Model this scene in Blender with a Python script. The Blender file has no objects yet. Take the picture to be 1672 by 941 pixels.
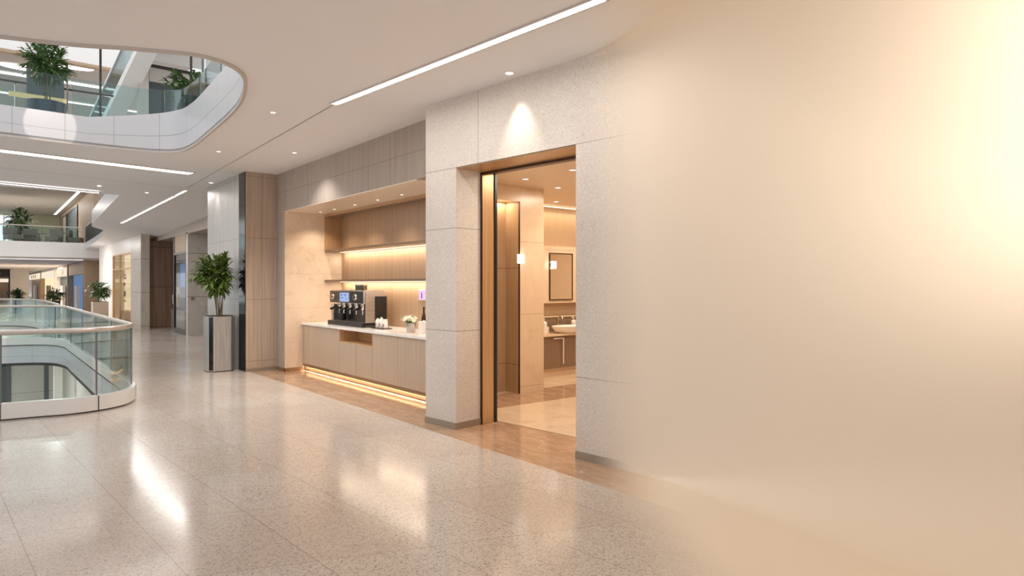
import bpy, bmesh, math, random
from mathutils import Vector, Matrix
from math import sin, cos, pi, radians as R

S = bpy.context.scene
COL = S.collection
# ------------------------------------------------------------------ camera frame (metres; corridor runs along +Y)
EYE, FOC, HOR = 1.58, 1050.0, 465.0
TH = math.atan(866.0 / 1050.0)
SN, CS = sin(TH), cos(TH)
def ray(px, py):
    a, b = (px - 836) / FOC, (HOR - py) / FOC
    return CS * a + SN, -SN * a + CS, b
def on_z(px, py, z):
    x, y, b = ray(px, py); d = (z - EYE) / b
    return Vector((x * d, y * d, z))
def on_x(px, py, X):
    x, y, b = ray(px, py); d = X / x
    return Vector((X, y * d, EYE + b * d))
def on_y(px, py, Y):
    x, y, b = ray(px, py); d = Y / y
    return Vector((x * d, Y, EYE + b * d))

cam = bpy.data.cameras.new('camera'); co = bpy.data.objects.new('camera', cam); COL.objects.link(co)
cam.sensor_width = 36; cam.lens = 36 * FOC / 1672; cam.shift_y = -(470.5 - HOR) / 1672
cam.clip_end = 500; cam.clip_start = .05
co.location = (0, 0, EYE); co.rotation_euler = (pi / 2, 0, -TH)
S.camera = co

# ------------------------------------------------------------------ materials
def srgb(r, g, b):
    f = lambda c: (c / 255 / 12.92) if c / 255 <= .04045 else ((c / 255 + .055) / 1.055) ** 2.4
    return (f(r), f(g), f(b), 1)
class NT:
    def __init__(s, name):
        s.m = bpy.data.materials.new(name); s.m.use_nodes = True
        s.t = s.m.node_tree; s.t.nodes.clear()
        s.out = s.n('ShaderNodeOutputMaterial')
    def n(s, typ, **kw):
        x = s.t.nodes.new(typ)
        for k, v in kw.items(): setattr(x, k, v)
        return x
    def l(s, a, b): s.t.links.new(a, b)
    def val(s, sock, v):
        if hasattr(v, 'is_linked') or isinstance(v, bpy.types.NodeSocket): s.l(v, sock)
        else: sock.default_value = v
    def math(s, op, a, b=0.0, c=0.0, clamp=False):
        x = s.n('ShaderNodeMath', operation=op, use_clamp=clamp)
        s.val(x.inputs[0], a); s.val(x.inputs[1], b); s.val(x.inputs[2], c)
        return x.outputs[0]
    def pos(s):
        if not hasattr(s, '_p'): s._p = s.n('ShaderNodeNewGeometry').outputs['Position']
        return s._p
    def dot(s, v):
        x = s.n('ShaderNodeVectorMath', operation='DOT_PRODUCT'); s.l(s.pos(), x.inputs[0]); x.inputs[1].default_value = v
        return x.outputs['Value']
    def mix(s, f, a, b):
        x = s.n('ShaderNodeMix', data_type='RGBA'); s.val(x.inputs[0], f); s.val(x.inputs[6], a); s.val(x.inputs[7], b)
        return x.outputs[2]
    def scaled(s, sc):
        x = s.n('ShaderNodeVectorMath', operation='MULTIPLY'); s.l(s.pos(), x.inputs[0]); x.inputs[1].default_value = sc
        return x.outputs[0]
    def noise(s, sc, detail=3, rough=.5, scale=1.0):
        x = s.n('ShaderNodeTexNoise'); s.l(s.scaled(sc), x.inputs['Vector'])
        x.inputs['Scale'].default_value = scale; x.inputs['Detail'].default_value = detail; x.inputs['Roughness'].default_value = rough
        return x.outputs['Fac']
    def ramp(s, f, a, b):     # linear 0..1 between a and b
        x = s.n('ShaderNodeMapRange', interpolation_type='SMOOTHSTEP'); s.val(x.inputs[0], f); x.inputs[1].default_value = a; x.inputs[2].default_value = b
        return x.outputs[0]
    def bsdf(s, col, rough=.5, metal=0.0, spec=.5, coat=0.0):
        p = s.n('ShaderNodeBsdfPrincipled')
        s.val(p.inputs['Base Color'], col); s.val(p.inputs['Roughness'], rough); s.val(p.inputs['Metallic'], metal)
        p.inputs['Specular IOR Level'].default_value = spec
        if coat: p.inputs['Coat Weight'].default_value = coat; p.inputs['Coat Roughness'].default_value = .08
        return p
    def done(s, p): s.l(p.outputs[0], s.out.inputs['Surface']); return s.m
    def joints(s, col, fams, jcol):
        # fams: (normal, offset, spacing, width)
        for n, off, sp, w in fams:
            f = s.math('FRACT', s.math('DIVIDE', s.math('ADD', s.dot(n), off), sp))
            e = s.math('MINIMUM', f, s.math('SUBTRACT', 1.0, f))
            k = s.math('LESS_THAN', e, w / sp / 2)
            col = s.mix(k, col, jcol)
        return col

def plain(name, col, rough=.5, metal=0.0, spec=.5, coat=0.0):
    t = NT(name); return t.done(t.bsdf(col, rough, metal, spec, coat))
def grain(name, c1, c2, rough=.45, sc=(60, 60, 1.2), metal=0.0, joints=(), jcol=srgb(70, 58, 48), spec=.5, coat=0.0, lo=.35, hi=.65):
    t = NT(name); f = t.ramp(t.noise(sc, 4, .6), lo, hi); c = t.mix(f, c1, c2)
    c = t.joints(c, joints, jcol)
    return t.done(t.bsdf(c, rough, metal, spec, coat))
def stone(name, base, dark, light, sc=90, joints=(), jcol=srgb(140, 126, 112), rough=.55, blend=None, spec=.4):
    t = NT(name)
    n1 = t.noise((sc, sc, sc), 2, .6); n2 = t.noise((sc * .55 + 3, sc * .55, sc * .55), 2, .5)
    c = t.mix(t.math('MULTIPLY', t.ramp(n1, .54, .66), .55), base, dark); c = t.mix(t.math('MULTIPLY', t.ramp(n2, .55, .68), .5), c, light)
    c = t.mix(t.math('MULTIPLY', t.ramp(t.noise((.9, .9, .9), 3), .3, .7), .25), c, dark)
    c = t.joints(c, joints, jcol)
    if blend:
        n, a, b, bc = blend
        c = t.mix(t.ramp(t.dot(n), a, b), c, bc)
    return t.done(t.bsdf(c, rough, 0, spec))
def emit(name, col, st):
    t = NT(name); e = t.n('ShaderNodeEmission'); e.inputs[0].default_value = col; e.inputs[1].default_value = st
    t.l(e.outputs[0], t.out.inputs['Surface']); return t.m
def glass(name, tint, refl=1.0, rough=.0):
    t = NT(name); tr = t.n('ShaderNodeBsdfTransparent'); tr.inputs[0].default_value = tint
    g = t.n('ShaderNodeBsdfGlossy'); g.inputs['Roughness'].default_value = rough
    fr = t.n('ShaderNodeFresnel'); fr.inputs[0].default_value = 1.45
    k = t.math('MULTIPLY', fr.outputs[0], refl, clamp=True)
    mx = t.n('ShaderNodeMixShader'); t.l(k, mx.inputs[0]); t.l(tr.outputs[0], mx.inputs[1]); t.l(g.outputs[0], mx.inputs[2])
    t.l(mx.outputs[0], t.out.inputs['Surface']); return t.m

# directions of the turned stone wall
E1, E2 = Vector((.1093, -.994, 0)), Vector((.994, .1093, 0))
P0 = Vector((3.93, 6.32, 0))
WROT = math.atan2(E1.y, E1.x)
def W(s, n, z=0): v = P0 + E1 * s + E2 * n; return Vector((v.x, v.y, z))
QN = (.575, -.818, 0)       # direction of the pale haze-like fade painted into the surface colours

CREAM = srgb(243, 229, 211)
M = {}
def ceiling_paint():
    t = NT('ceiling_paint'); return t.done(t.bsdf(t.mix(t.ramp(t.dot(QN), -1.0, .1), srgb(237, 237, 239), CREAM), .7, 0, .2))  # pale cream fade painted into the ceiling colour
M['ceiling'] = ceiling_paint()
M['cove'] = plain('cove_cream', CREAM, .7, 0, .2)
sj = [((E1.x, E1.y, 0), 10 - P0.dot(E1) + 1.3, 1.63, .006), ((0, 0, 1), 10 - 2.14 + .0, 1.42, .006)]
M['pier'] = stone('speckled_limestone', srgb(222, 213, 204), srgb(172, 158, 146), srgb(240, 235, 228), 75,
                  [((0, 0, 1), 20 - 1.07, 20, .006), ((0, 0, 1), 20 - 2.2, 20, .006), ((0, 0, 1), 20 - 2.857, 20, .006), ((E1.x, E1.y, 0), 20 - P0.dot(E1) - .88, 20.0, .006)])
M['pier_fade'] = stone('limestone_painted_fade', srgb(222, 213, 204), srgb(172, 158, 146), srgb(240, 235, 228), 75,
                  [((0, 0, 1), 20 - .74, 20, .005), ((0, 0, 1), 20 - 2.857, 20, .005)], rough=.7, spec=.2, blend=((E1.x, E1.y, 0), P0.dot(E1) + 2.2, P0.dot(E1) + 3.0, CREAM))  # limestone colour with the haze-like cream fade painted in
M['frieze'] = grain('taupe_panel', srgb(176, 162, 149), srgb(164, 150, 138), .45, (25, 25, 1.0), 0,
                    [((0, 1, 0), 20 - .3, 1.08, .006), ((0, 0, 1), 20 - 3.27, 5.0, .006)], srgb(120, 108, 97))
M['column_front'] = grain('taupe_wood_panel', srgb(184, 165, 148), srgb(168, 149, 132), .35, (45, 45, 1.0), 0,
                    [((1, 0, 0), 20 - 3.97, 5, .006), ((0, 0, 1), 20 - 1.15, 1.12, .006)], srgb(110, 97, 86))
M['column_side'] = grain('brushed_steel_panel', srgb(190, 186, 182), srgb(172, 168, 165), .36, (60, 60, .8), .35,
                    [((0, 1, 0), 20 - .28, .72, .006), ((0, 0, 1), 20 - 1.15, 1.12, .006)], srgb(100, 97, 94))
M['black_gloss'] = plain('black_glass', srgb(28, 24, 22), .08)
M['nook_stone'] = stone('warm_polished_stone', srgb(228, 206, 182), srgb(210, 184, 158), srgb(240, 224, 204), 6,
                    [((0, 0, 1), 20 - .99, .63, .004), ((1, 0, 0), 20 - 4.6, 3.0, .004)], srgb(196, 168, 140), .28)
M['soffit'] = plain('polished_cream_soffit', srgb(246, 232, 214), .22)
M['oak'] = grain('warm_oak_panel', srgb(190, 158, 126), srgb(176, 144, 114), .38, (70, 70, .8), 0,
                    [((0, 1, 0), 20 - .43, .86, .006)], srgb(112, 80, 54))
M['oak_side'] = grain('warm_oak_plain', srgb(190, 152, 112), srgb(176, 138, 100), .38, (70, 70, .8))
M['cabinet'] = grain('pale_ribbed_oak', srgb(194, 175, 153), srgb(177, 156, 134), .42, (110, 110, .6))
M['cubby'] = grain('honey_wood', srgb(206, 164, 118), srgb(192, 150, 106), .45, (40, 40, 1))
M['toe'] = plain('bronze_plinth', srgb(150, 120, 88), .35, .5)
M['worktop'] = stone('white_quartz', srgb(240, 236, 232), srgb(222, 214, 206), srgb(250, 248, 246), 8, (), rough=.15)
M['bronze'] = grain('satin_bronze', srgb(206, 168, 124), srgb(192, 152, 110), .34, (50, 50, .8), .4)
M['dark_bronze'] = plain('dark_bronze', srgb(74, 52, 36), .35, .6)
M['shelf'] = plain('shelf_metal', srgb(128, 106, 84), .35, .5)
M['base'] = plain('brushed_skirting', srgb(158, 146, 130), .35, .5)
M['rest_stone'] = stone('beige_marble', srgb(226, 202, 174), srgb(214, 186, 154), srgb(236, 216, 190), 3, [((0, 0, 1), 20 - 1.2, 1.05, .005)], srgb(170, 132, 94), .22)
M['rest_wall'] = plain('warm_washroom_plaster', srgb(226, 206, 182), .5)
M['rest_panel'] = grain('bronze_fabric_panel', srgb(190, 162, 130), srgb(178, 150, 120), .4, (70, 70, .8), .1, [((0, 0, 1), 20 - 2.22, 1.4, .008)], srgb(110, 80, 52))
M['vanity'] = grain('taupe_vanity', srgb(140, 116, 94), srgb(126, 102, 82), .35, (60, 60, .9))
M['ceramic'] = plain('white_ceramic', srgb(244, 238, 230), .12)
M['chrome'] = plain('chrome', srgb(220, 214, 206), .12, 1)
M['steel'] = grain('brushed_steel', srgb(190, 182, 174), srgb(170, 162, 154), .3, (4, 4, 120), .85)
M['dark_steel'] = plain('dark_steel', srgb(92, 86, 80), .3, .8)
M['black'] = plain('black_plastic', srgb(24, 21, 19), .4)
M['mirror'] = plain('mirror_glass', srgb(232, 222, 208), .03, 1)
M['white'] = plain('white_lacquer', srgb(238, 236, 234), .35)
M['curb'] = plain('white_metal_curb', srgb(226, 224, 221), .3, .1)
M['seam'] = plain('dark_seam', srgb(78, 78, 78), .5)
M['ceiling_seam'] = plain('ceiling_joint', srgb(150, 136, 126), .7)
M['lip'] = plain('grey_edge_lip', srgb(196, 188, 182), .5)
M['rail'] = plain('satin_handrail', srgb(205, 196, 188), .28, .7)
M['glass'] = glass('clear_balustrade_glass', (.885, .956, .953, 1), .6)
M['glass_edge'] = plain('glass_edge', srgb(96, 112, 112), .2)
M['shop_glass'] = glass('shop_glass', (.97, .98, .98, 1), .3)
M['teal_glass'] = glass('teal_glass', (.80, .90, .91, 1), .8)
M['grey_wall'] = stone('grey_stone', srgb(190, 186, 180), srgb(172, 167, 160), srgb(204, 200, 195), 5, [((0, 0, 1), 20 - .95, 1.35, .02)], rough=.35)
M['light_wall'] = plain('pale_stone', srgb(216, 210, 203), .35)
M['pillar'] = stone('beige_pillar_stone', srgb(196, 184, 170), srgb(180, 166, 150), srgb(208, 198, 186), 4, [((0, 0, 1), 20 - .9, 1.2, .02)], rough=.35)
M['brown_wood'] = grain('brown_veneer', srgb(136, 110, 88), srgb(118, 94, 74), .4, (12, 12, .5), 0, [((1, 0, 0), 20, .42, .01), ((0, 0, 1), 20 - 1.2, 1.45, .02)], srgb(84, 66, 52))
M['tan'] = plain('tan_cladding', srgb(178, 152, 126), .5)
M['dark_frame'] = plain('dark_shopfront_metal', srgb(58, 50, 44), .35, .4)
M['warm_glow'] = emit('lit_shop_wall', srgb(255, 226, 182), 1.15)
M['led_white'] = emit('ceiling_light_white', srgb(255, 247, 238), 4)
M['led_warm'] = emit('warm_led', srgb(255, 232, 196), 2.6)
M['sconce_glow'] = emit('sconce_glow', srgb(255, 248, 240), 6)
M['pink'] = emit('pink_display', srgb(240, 200, 236), 1.1)
M['screen'] = emit('blue_screen', srgb(176, 196, 240), .95)
M['screen_ink'] = emit('screen_ink', srgb(82, 104, 176), .5)
M['screen_glow'] = emit('shop_screen', srgb(128, 162, 210), .6)
M['sign_glow'] = emit('lit_sign', srgb(255, 240, 216), .95)
M['leaf'] = None
def leafmat(name, a, b):
    t = NT(name); f = t.noise((14, 14, 14), 2); c = t.mix(t.ramp(f, .35, .65), a, b)
    return t.done(t.bsdf(c, .42, 0, .4))
M['leaf'] = leafmat('leaf_green', srgb(84, 112, 52), srgb(132, 154, 80))
M['leaf_dark'] = leafmat('leaf_dark_green', srgb(64, 94, 54), srgb(104, 132, 76))
M['stem'] = plain('stem_green_brown', srgb(104, 88, 58), .6)
M['soil'] = plain('soil', srgb(52, 42, 34), .9)
M['planter_steel'] = grain('planter_steel', srgb(190, 187, 183), srgb(170, 166, 162), .38, (30, 30, 2), .5)
M['planter_pale'] = plain('pale_planter', srgb(200, 188, 172), .4)
M['petal'] = plain('white_petal', srgb(252, 246, 226), .6)
M['vase'] = plain('silver_glass', srgb(190, 182, 178), .12, .6)
M['paper'] = plain('white_porcelain', srgb(246, 238, 230), .3)
M['green_wall'] = leafmat('green_wall', srgb(188, 194, 158), srgb(204, 208, 178))
M['grey_ceiling'] = plain('grey_upper_ceiling', srgb(196, 190, 182), .7, 0, .2)
M['taupe_ceiling'] = plain('taupe_upper_ceiling', srgb(182, 170, 160), .5, 0, .3)
M['dark_room'] = plain('dark_room', srgb(70, 78, 80), .5)
M['blue_dark'] = plain('dark_blue_gloss', srgb(42, 54, 66), .1)
M['gold'] = emit('gold_lit_shelf', srgb(230, 202, 150), .9)
M['furniture'] = plain('dark_furniture', srgb(132, 124, 114), .5)

# terrazzo floor
def terrazzo():
    t = NT('polished_terrazzo')
    v = t.n('ShaderNodeTexVoronoi', feature='F1'); t.l(t.pos(), v.inputs['Vector']); v.inputs['Scale'].default_value = 105
    sep = t.n('ShaderNodeSeparateColor'); t.l(v.outputs['Color'], sep.inputs[0])
    base = t.mix(t.ramp(t.noise((.55, .55, .55), 3), .35, .65), srgb(208, 200, 192), srgb(198, 187, 177))
    c = t.mix(t.math('MULTIPLY', t.math('GREATER_THAN', sep.outputs[0], .80), .55), base, srgb(158, 143, 130))
    c = t.mix(t.math('MULTIPLY', t.math('LESS_THAN', sep.outputs[0], .16), .6), c, srgb(226, 217, 207))
    c = t.mix(t.math('MULTIPLY', t.math('GREATER_THAN', sep.outputs[1], .955), .6), c, srgb(120, 106, 96))
    n2 = t.noise((170, 170, 170), 2); c = t.mix(t.math('MULTIPLY', t.ramp(n2, .5, .7), .35), c, srgb(158, 143, 130))
    # slabs of slightly different tone, hairline joints
    fams = [((.998, .0628, 0), 20 - .1, .6, .004), ((.369, .929, 0), 20 - .84, 1.0, .004)]
    ids = []
    for n, off, sp, w in fams: ids.append(t.math('FLOOR', t.math('DIVIDE', t.math('ADD', t.dot(n), off), sp)))
    wn = t.n('ShaderNodeTexWhiteNoise', noise_dimensions='2D'); cx = t.n('ShaderNodeCombineXYZ'); t.l(ids[0], cx.inputs[0]); t.l(ids[1], cx.inputs[1]); t.l(cx.outputs[0], wn.inputs['Vector'])
    c = t.mix(t.math('MULTIPLY', wn.outputs['Value'], .28), c, srgb(190, 170, 155))
    c = t.joints(c, fams, srgb(150, 135, 122))
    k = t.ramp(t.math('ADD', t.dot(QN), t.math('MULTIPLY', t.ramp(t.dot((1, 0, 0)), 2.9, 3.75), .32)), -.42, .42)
    c = t.mix(k, c, CREAM)  # pale cream fade painted over the terrazzo
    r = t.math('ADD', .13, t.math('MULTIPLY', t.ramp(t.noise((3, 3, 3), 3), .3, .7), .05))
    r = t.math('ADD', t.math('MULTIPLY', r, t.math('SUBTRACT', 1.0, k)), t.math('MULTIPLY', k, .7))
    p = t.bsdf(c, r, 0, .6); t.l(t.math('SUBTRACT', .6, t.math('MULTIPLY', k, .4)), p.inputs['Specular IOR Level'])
    return t.done(p)
M['floor'] = terrazzo()
def marble_band():
    t = NT('brown_marble')
    n = t.noise((7, 2.2, 7), 6, .65); c = t.mix(t.ramp(n, .35, .68), srgb(168, 134, 106), srgb(190, 156, 128))
    n2 = t.noise((26, 9, 9), 4, .7); c = t.mix(t.math('MULTIPLY', t.ramp(n2, .60, .68), .7), c, srgb(232, 212, 190))
    k = t.ramp(t.dot(QN), -.78, -.12); c = t.mix(k, c, CREAM)  # the same pale fade painted over the marble
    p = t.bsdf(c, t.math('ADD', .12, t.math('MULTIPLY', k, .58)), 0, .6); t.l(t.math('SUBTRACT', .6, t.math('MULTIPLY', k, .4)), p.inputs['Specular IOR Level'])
    return t.done(p)
M['band'] = marble_band()
M['rest_floor'] = stone('cream_marble_floor', srgb(228, 204, 176), srgb(212, 184, 152), srgb(238, 220, 196), 3, (), rough=.16, spec=.6)

def fascia_mat():
    t = NT('white_fascia_panels'); uv = t.n('ShaderNodeUVMap'); sp = t.n('ShaderNodeSeparateXYZ'); t.l(uv.outputs[0], sp.inputs[0])
    c = srgb(206, 206, 209)
    for ax, spc, w, off in ((0, .6, .007, .3), (1, 1.0, .008, .8)):
        f = t.math('FRACT', t.math('DIVIDE', t.math('ADD', sp.outputs[ax], off), spc)); e = t.math('MINIMUM', f, t.math('SUBTRACT', 1.0, f))
        c = t.mix(t.math('LESS_THAN', e, w / spc / 2), c, srgb(158, 158, 160))
    return t.done(t.bsdf(c, .28, 0, .5))
M['fascia'] = fascia_mat()

# ------------------------------------------------------------------ geometry helpers
class MB:
    def __init__(s, xf=None): s.v, s.f, s.uv, s.xf = [], [], {}, xf
    def p(s, *a):
        v = Vector(a if len(a) == 3 else a[0]); v = s.xf(v) if s.xf else v
        s.v.append(v); return len(s.v) - 1
    def box(s, x0, x1, y0, y1, z0, z1):
        i = [s.p(x, y, z) for z in (z0, z1) for x, y in ((x0, y0), (x1, y0), (x1, y1), (x0, y1))]
        for a in ((3, 2, 1, 0), (4, 5, 6, 7), (0, 1, 5, 4), (1, 2, 6, 5), (2, 3, 7, 6), (3, 0, 4, 7)): s.f.append([i[k] for k in a])
        return s
    def prism(s, poly, z0, z1):
        n = len(poly); b = [s.p(x, y, z0) for x, y in poly]; t = [s.p(x, y, z1) for x, y in poly]
        s.f.append(b[::-1]); s.f.append(t)
        for k in range(n): s.f.append([b[k], b[(k + 1) % n], t[(k + 1) % n], t[k]])
        return s
    def quad(s, *ps): s.f.append([s.p(q) for q in ps]); return s
    def tube(s, pts, r, n=10, cap=True, closed=False):
        pts = [Vector(q) for q in pts]; rings = []; m = len(pts)
        for k, q in enumerate(pts):
            t = (pts[min(k + 1, m - 1)] - pts[max(k - 1, 0)]).normalized()
            u = t.cross(Vector((0, 0, 1)));
            if u.length < 1e-3: u = t.cross(Vector((1, 0, 0)))
            u.normalize(); w = u.cross(t)
            rr = r[k] if isinstance(r, (list, tuple)) else r
            rings.append([s.p(q + (u * cos(2 * pi * j / n) + w * sin(2 * pi * j / n)) * rr) for j in range(n)])
        for a, b in zip(rings, rings[1:]):
            for j in range(n): s.f.append([a[j], a[(j + 1) % n], b[(j + 1) % n], b[j]])
        if cap: s.f.append(rings[0][::-1]); s.f.append(rings[-1])
        return s
    def lathe(s, prof, c=(0, 0, 0), n=24, sx=1, sy=1):
        rings = []
        for r, z in prof:
            if r < 1e-5: rings.append([s.p(c[0], c[1], c[2] + z)])
            else: rings.append([s.p(c[0] + r * sx * cos(2 * pi * j / n), c[1] + r * sy * sin(2 * pi * j / n), c[2] + z) for j in range(n)])
        for a, b in zip(rings, rings[1:]):
            for j in range(n):
                k = (j + 1) % n
                if len(a) == 1 and len(b) == 1: continue
                if len(a) == 1: s.f.append([a[0], b[k], b[j]])
                elif len(b) == 1: s.f.append([a[j], a[k], b[0]])
                else: s.f.append([a[j], a[k], b[k], b[j]])
        return s
    def strip(s, rows, closed=False):     # rows: list of equal-length point lists
        ids = [[s.p(q) for q in r] for r in rows]
        rng = range(len(ids) if closed else len(ids) - 1)
        for a in rng:
            A, B = ids[a], ids[(a + 1) % len(ids)]
            for k in range(len(A) - 1): s.f.append([A[k], A[k + 1], B[k + 1], B[k]])
        return ids
    def build(s, name, mat, parent=None, smooth=None, bevel=0, seg=2):
        me = bpy.data.meshes.new(name); me.from_pydata([tuple(v) for v in s.v], [], s.f)
        if s.uv:
            l = me.uv_layers.new(name='UVMap')
            for poly in me.polygons:
                for li in poly.loop_indices: l.data[li].uv = s.uv.get(me.loops[li].vertex_index, (0, 0))
        bm = bmesh.new(); bm.from_mesh(me); bmesh.ops.recalc_face_normals(bm, faces=bm.faces); bm.to_mesh(me); bm.free()
        me.materials.append(mat)
        if smooth is not None:
            for q in me.polygons: q.use_smooth = True
            me.set_sharp_from_angle(angle=R(smooth))
        o = bpy.data.objects.new(name, me); COL.objects.link(o)
        if parent is not None: o.parent = parent
        if bevel:
            b = o.modifiers.new('bevel', 'BEVEL'); b.width = bevel; b.segments = seg; b.limit_method = 'ANGLE'
        return o
def tag(o, label, cat, group=None, kind=None):
    o['label'] = label; o['category'] = cat
    if group: o['group'] = group
    if kind: o['kind'] = kind
    return o
def thing(name, label, cat, loc=(0, 0, 0), rz=0, group=None):
    o = bpy.data.objects.new(name, None); COL.objects.link(o); o.empty_display_size = .1
    o.location = loc; o.rotation_euler = (0, 0, rz)
    return tag(o, label, cat, group)
def struct(name, mb, mat, smooth=None, bevel=0, label=None):
    o = mb.build(name, mat, None, smooth, bevel); o['kind'] = 'structure'
    o['label'] = label or name.replace('_', ' '); o['category'] = 'building'
    return o
def copy_tree(o, parent=None):
    c = o.copy(); COL.objects.link(c)
    if parent is not None: c.parent = parent
    for ch in list(o.children): copy_tree(ch, c)
    return c
def light(kind, loc, energy, col=(1, .8, .6), size=.1, size_y=None, rot=None, spot=None, blend=.5):
    l = bpy.data.lights.new('lamp_light', kind); l.energy = energy; l.color = col
    if kind == 'AREA':
        l.size = size
        if size_y: l.shape = 'RECTANGLE'; l.size_y = size_y
    else: l.shadow_soft_size = size
    if kind == 'SPOT': l.spot_size = R(spot); l.spot_blend = blend
    o = bpy.data.objects.new('lamp_light', l); COL.objects.link(o); o.location = loc
    if rot: o.rotation_euler = rot
    return o
def aim(o, target):
    o.rotation_euler = (Vector(target) - o.location).to_track_quat('-Z', 'Y').to_euler(); return o
def catmull(pts, n=8, closed=False):
    out = []; m = len(pts)
    P = [Vector((*p, 0)) if len(p) == 2 else Vector(p) for p in pts]
    g = (lambda i: P[i % m]) if closed else (lambda i: P[max(0, min(m - 1, i))])
    for i in range(m if closed else m - 1):
        a, b, c, d = g(i - 1), g(i), g(i + 1), g(i + 2)
        for k in range(n):
            t = k / n
            out.append(.5 * ((2 * b) + (c - a) * t + (2 * a - 5 * b + 4 * c - d) * t * t + (3 * b - a - 3 * c + d) * t ** 3))
    if not closed: out.append(P[-1])
    return out
def normals(path, closed=False):
    m = len(path); out = []
    for i in range(m):
        a = path[(i - 1) % m] if closed else path[max(0, i - 1)]; b = path[(i + 1) % m] if closed else path[min(m - 1, i + 1)]
        t = (b - a); t.z = 0; t.normalize(); out.append(Vector((t.y, -t.x, 0)))
    return out
def arclen(path):
    s = [0]
    for a, b in zip(path, path[1:]): s.append(s[-1] + (b - a).length)
    return s
def resample(path, step):
    s = arclen(path); n = max(2, int(s[-1] / step)); out = []; j = 0
    for k in range(n + 1):
        t = s[-1] * k / n
        while j < len(s) - 2 and s[j + 1] < t: j += 1
        f = (t - s[j]) / max(1e-9, s[j + 1] - s[j]); out.append(path[j].lerp(path[j + 1], min(1, f)))
    return out
def holed(outer, holes, z, name, mat, flip=False, label=None):
    bm = bmesh.new(); edges = []
    for loop in [outer] + holes:
        vs = [bm.verts.new((p[0], p[1], z(p) if callable(z) else z)) for p in loop]
        for k in range(len(vs)): edges.append(bm.edges.new((vs[k], vs[(k + 1) % len(vs)])))
    bmesh.ops.triangle_fill(bm, use_beauty=True, edges=edges)
    bmesh.ops.recalc_face_normals(bm, faces=bm.faces)
    up = sum(f.normal.z for f in bm.faces) > 0
    if up == flip: bmesh.ops.reverse_faces(bm, faces=bm.faces)
    me = bpy.data.meshes.new(name); bm.to_mesh(me); bm.free(); me.materials.append(mat)
    o = bpy.data.objects.new(name, me); COL.objects.link(o); o['kind'] = 'structure'; o['label'] = label or name.replace('_', ' '); o['category'] = 'building'
    return o
CZ = 3.63
def cz(y, x=3.4): return CZ - max(0, min(1, (y - 15) / 12)) * (.06 + .142 * (max(x, 2.44) - 3.0))

# ================================================================== SETTING: floors
VOID = catmull([(-6, 10.15), (-3, 9.92), (.17, 9.55), (.85, 9.45), (1.32, 9.62), (1.56, 10.05), (1.62, 10.8), (1.62, 14), (1.62, 18), (1.6, 19.6), (1.3, 20.6), (.5, 21.05), (-1, 21.15), (-6, 21.2)], 8)
holed([(-9, -7), (3.75, -7), (3.75, 12.02), (8, 12.02), (8, 110), (-9, 110)], [[(p.x, p.y) for p in VOID]], 0, 'floor', M['floor'], label='polished beige terrazzo concourse floor')
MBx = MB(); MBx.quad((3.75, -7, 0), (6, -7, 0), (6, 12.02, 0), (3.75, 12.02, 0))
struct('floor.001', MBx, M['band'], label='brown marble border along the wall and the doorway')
MBx = MB(); MBx.quad((5.0, 6.45, .003), W(.53, .62, .003), W(2.19, .62, .003), (10, 3.6, .003), (10, 6.3, .003))
MBx.quad((5.5, 7.25, .003), (10, 7.25, .003), (10, 9.2, .003), (5.5, 9.2, .003))
struct('floor.004', MBx, M['rest_floor'], label='cream marble washroom floor')
MBx = MB(); MBx.quad((5.0, 6.45, .003), (10, 6.3, .003), (10, 7.25, .003), (5.5, 7.25, .003), (5.42, 7.05, .003))
struct('floor.002', MBx, M['band'], label='brown marble band across the washroom floor')
# lower storey seen down the void
b = MB(); b.box(-9, 9, 5, 46, -4.75, -4.65); struct('floor.003', b, M['light_wall'], label='pale floor of the lower storey')

# ================================================================== SETTING: ceilings
V1 = catmull([(-6.5, 8.0), (-3, 7.55), (.12, 6.77), (1.03, 6.38), (1.52, 6.2), (1.9, 6.42), (2.13, 7.05), (2.27, 7.9), (2.36, 9.5), (2.38, 10.3), (2.3, 10.85), (1.95, 11.1), (1.2, 11.18), (.19, 11.16), (-3, 11.2), (-6.5, 11.2)], 8)
nook_front = 4.25
holed([(-9, -7), (8, -7), (8, 15.0), (-9, 15.0)], [[(p.x, p.y) for p in V1]], CZ, 'ceiling', M['ceiling'], flip=True, label='smooth beige concourse ceiling')
EDGE = catmull([(2.44, 17.1), (2.58, 20), (2.72, 23), (2.86, 25.6), (2.98, 26.4), (3.35, 27.0), (3.56, 28.5), (3.88, 34), (4.14, 40)], 6)
mb = MB(); NX = 12
def crow(y, x0): return [(x, y, cz(y, x)) for x in [x0 + (8 - x0) * k / NX for k in range(NX + 1)]]
mb.strip([crow(p.y, p.x) for p in EDGE])
mb.strip([[(x, y, cz(y, x)) for x in (-9, 2.44, 8)] for y in (15.0, 16.0, 17.1)])
struct('ceiling.001', mb, M['ceiling'], label='beige ceiling along the shop side of the corridor')
# fascia round the far ceiling edge
def edge_h(y): return .45 if y < 26.3 else max(.15, .45 - (y - 26.3) * .33) if y < 28 else .15 + .2 * (y - 28) / 12
rows = []; mb = MB(); sl = arclen(EDGE)
for p in EDGE: rows.append([(p.x, p.y, cz(p.y, p.x)), (p.x, p.y, cz(p.y, p.x) + edge_h(p.y))])
ids = mb.strip(rows)
for r_, s_ in zip(ids, sl): mb.uv[r_[0]] = (s_, .1); mb.uv[r_[1]] = (s_, .5)
struct('trim_1', mb, M['fascia'], 40, label='pale slab edge beside the far opening')
b = MB(); b.box(-9, 2.44, 17.1, 17.2, CZ + .03, CZ + .42); struct('trim_2', b, M['lip'], label='slab edge crossing over the concourse')
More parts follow.
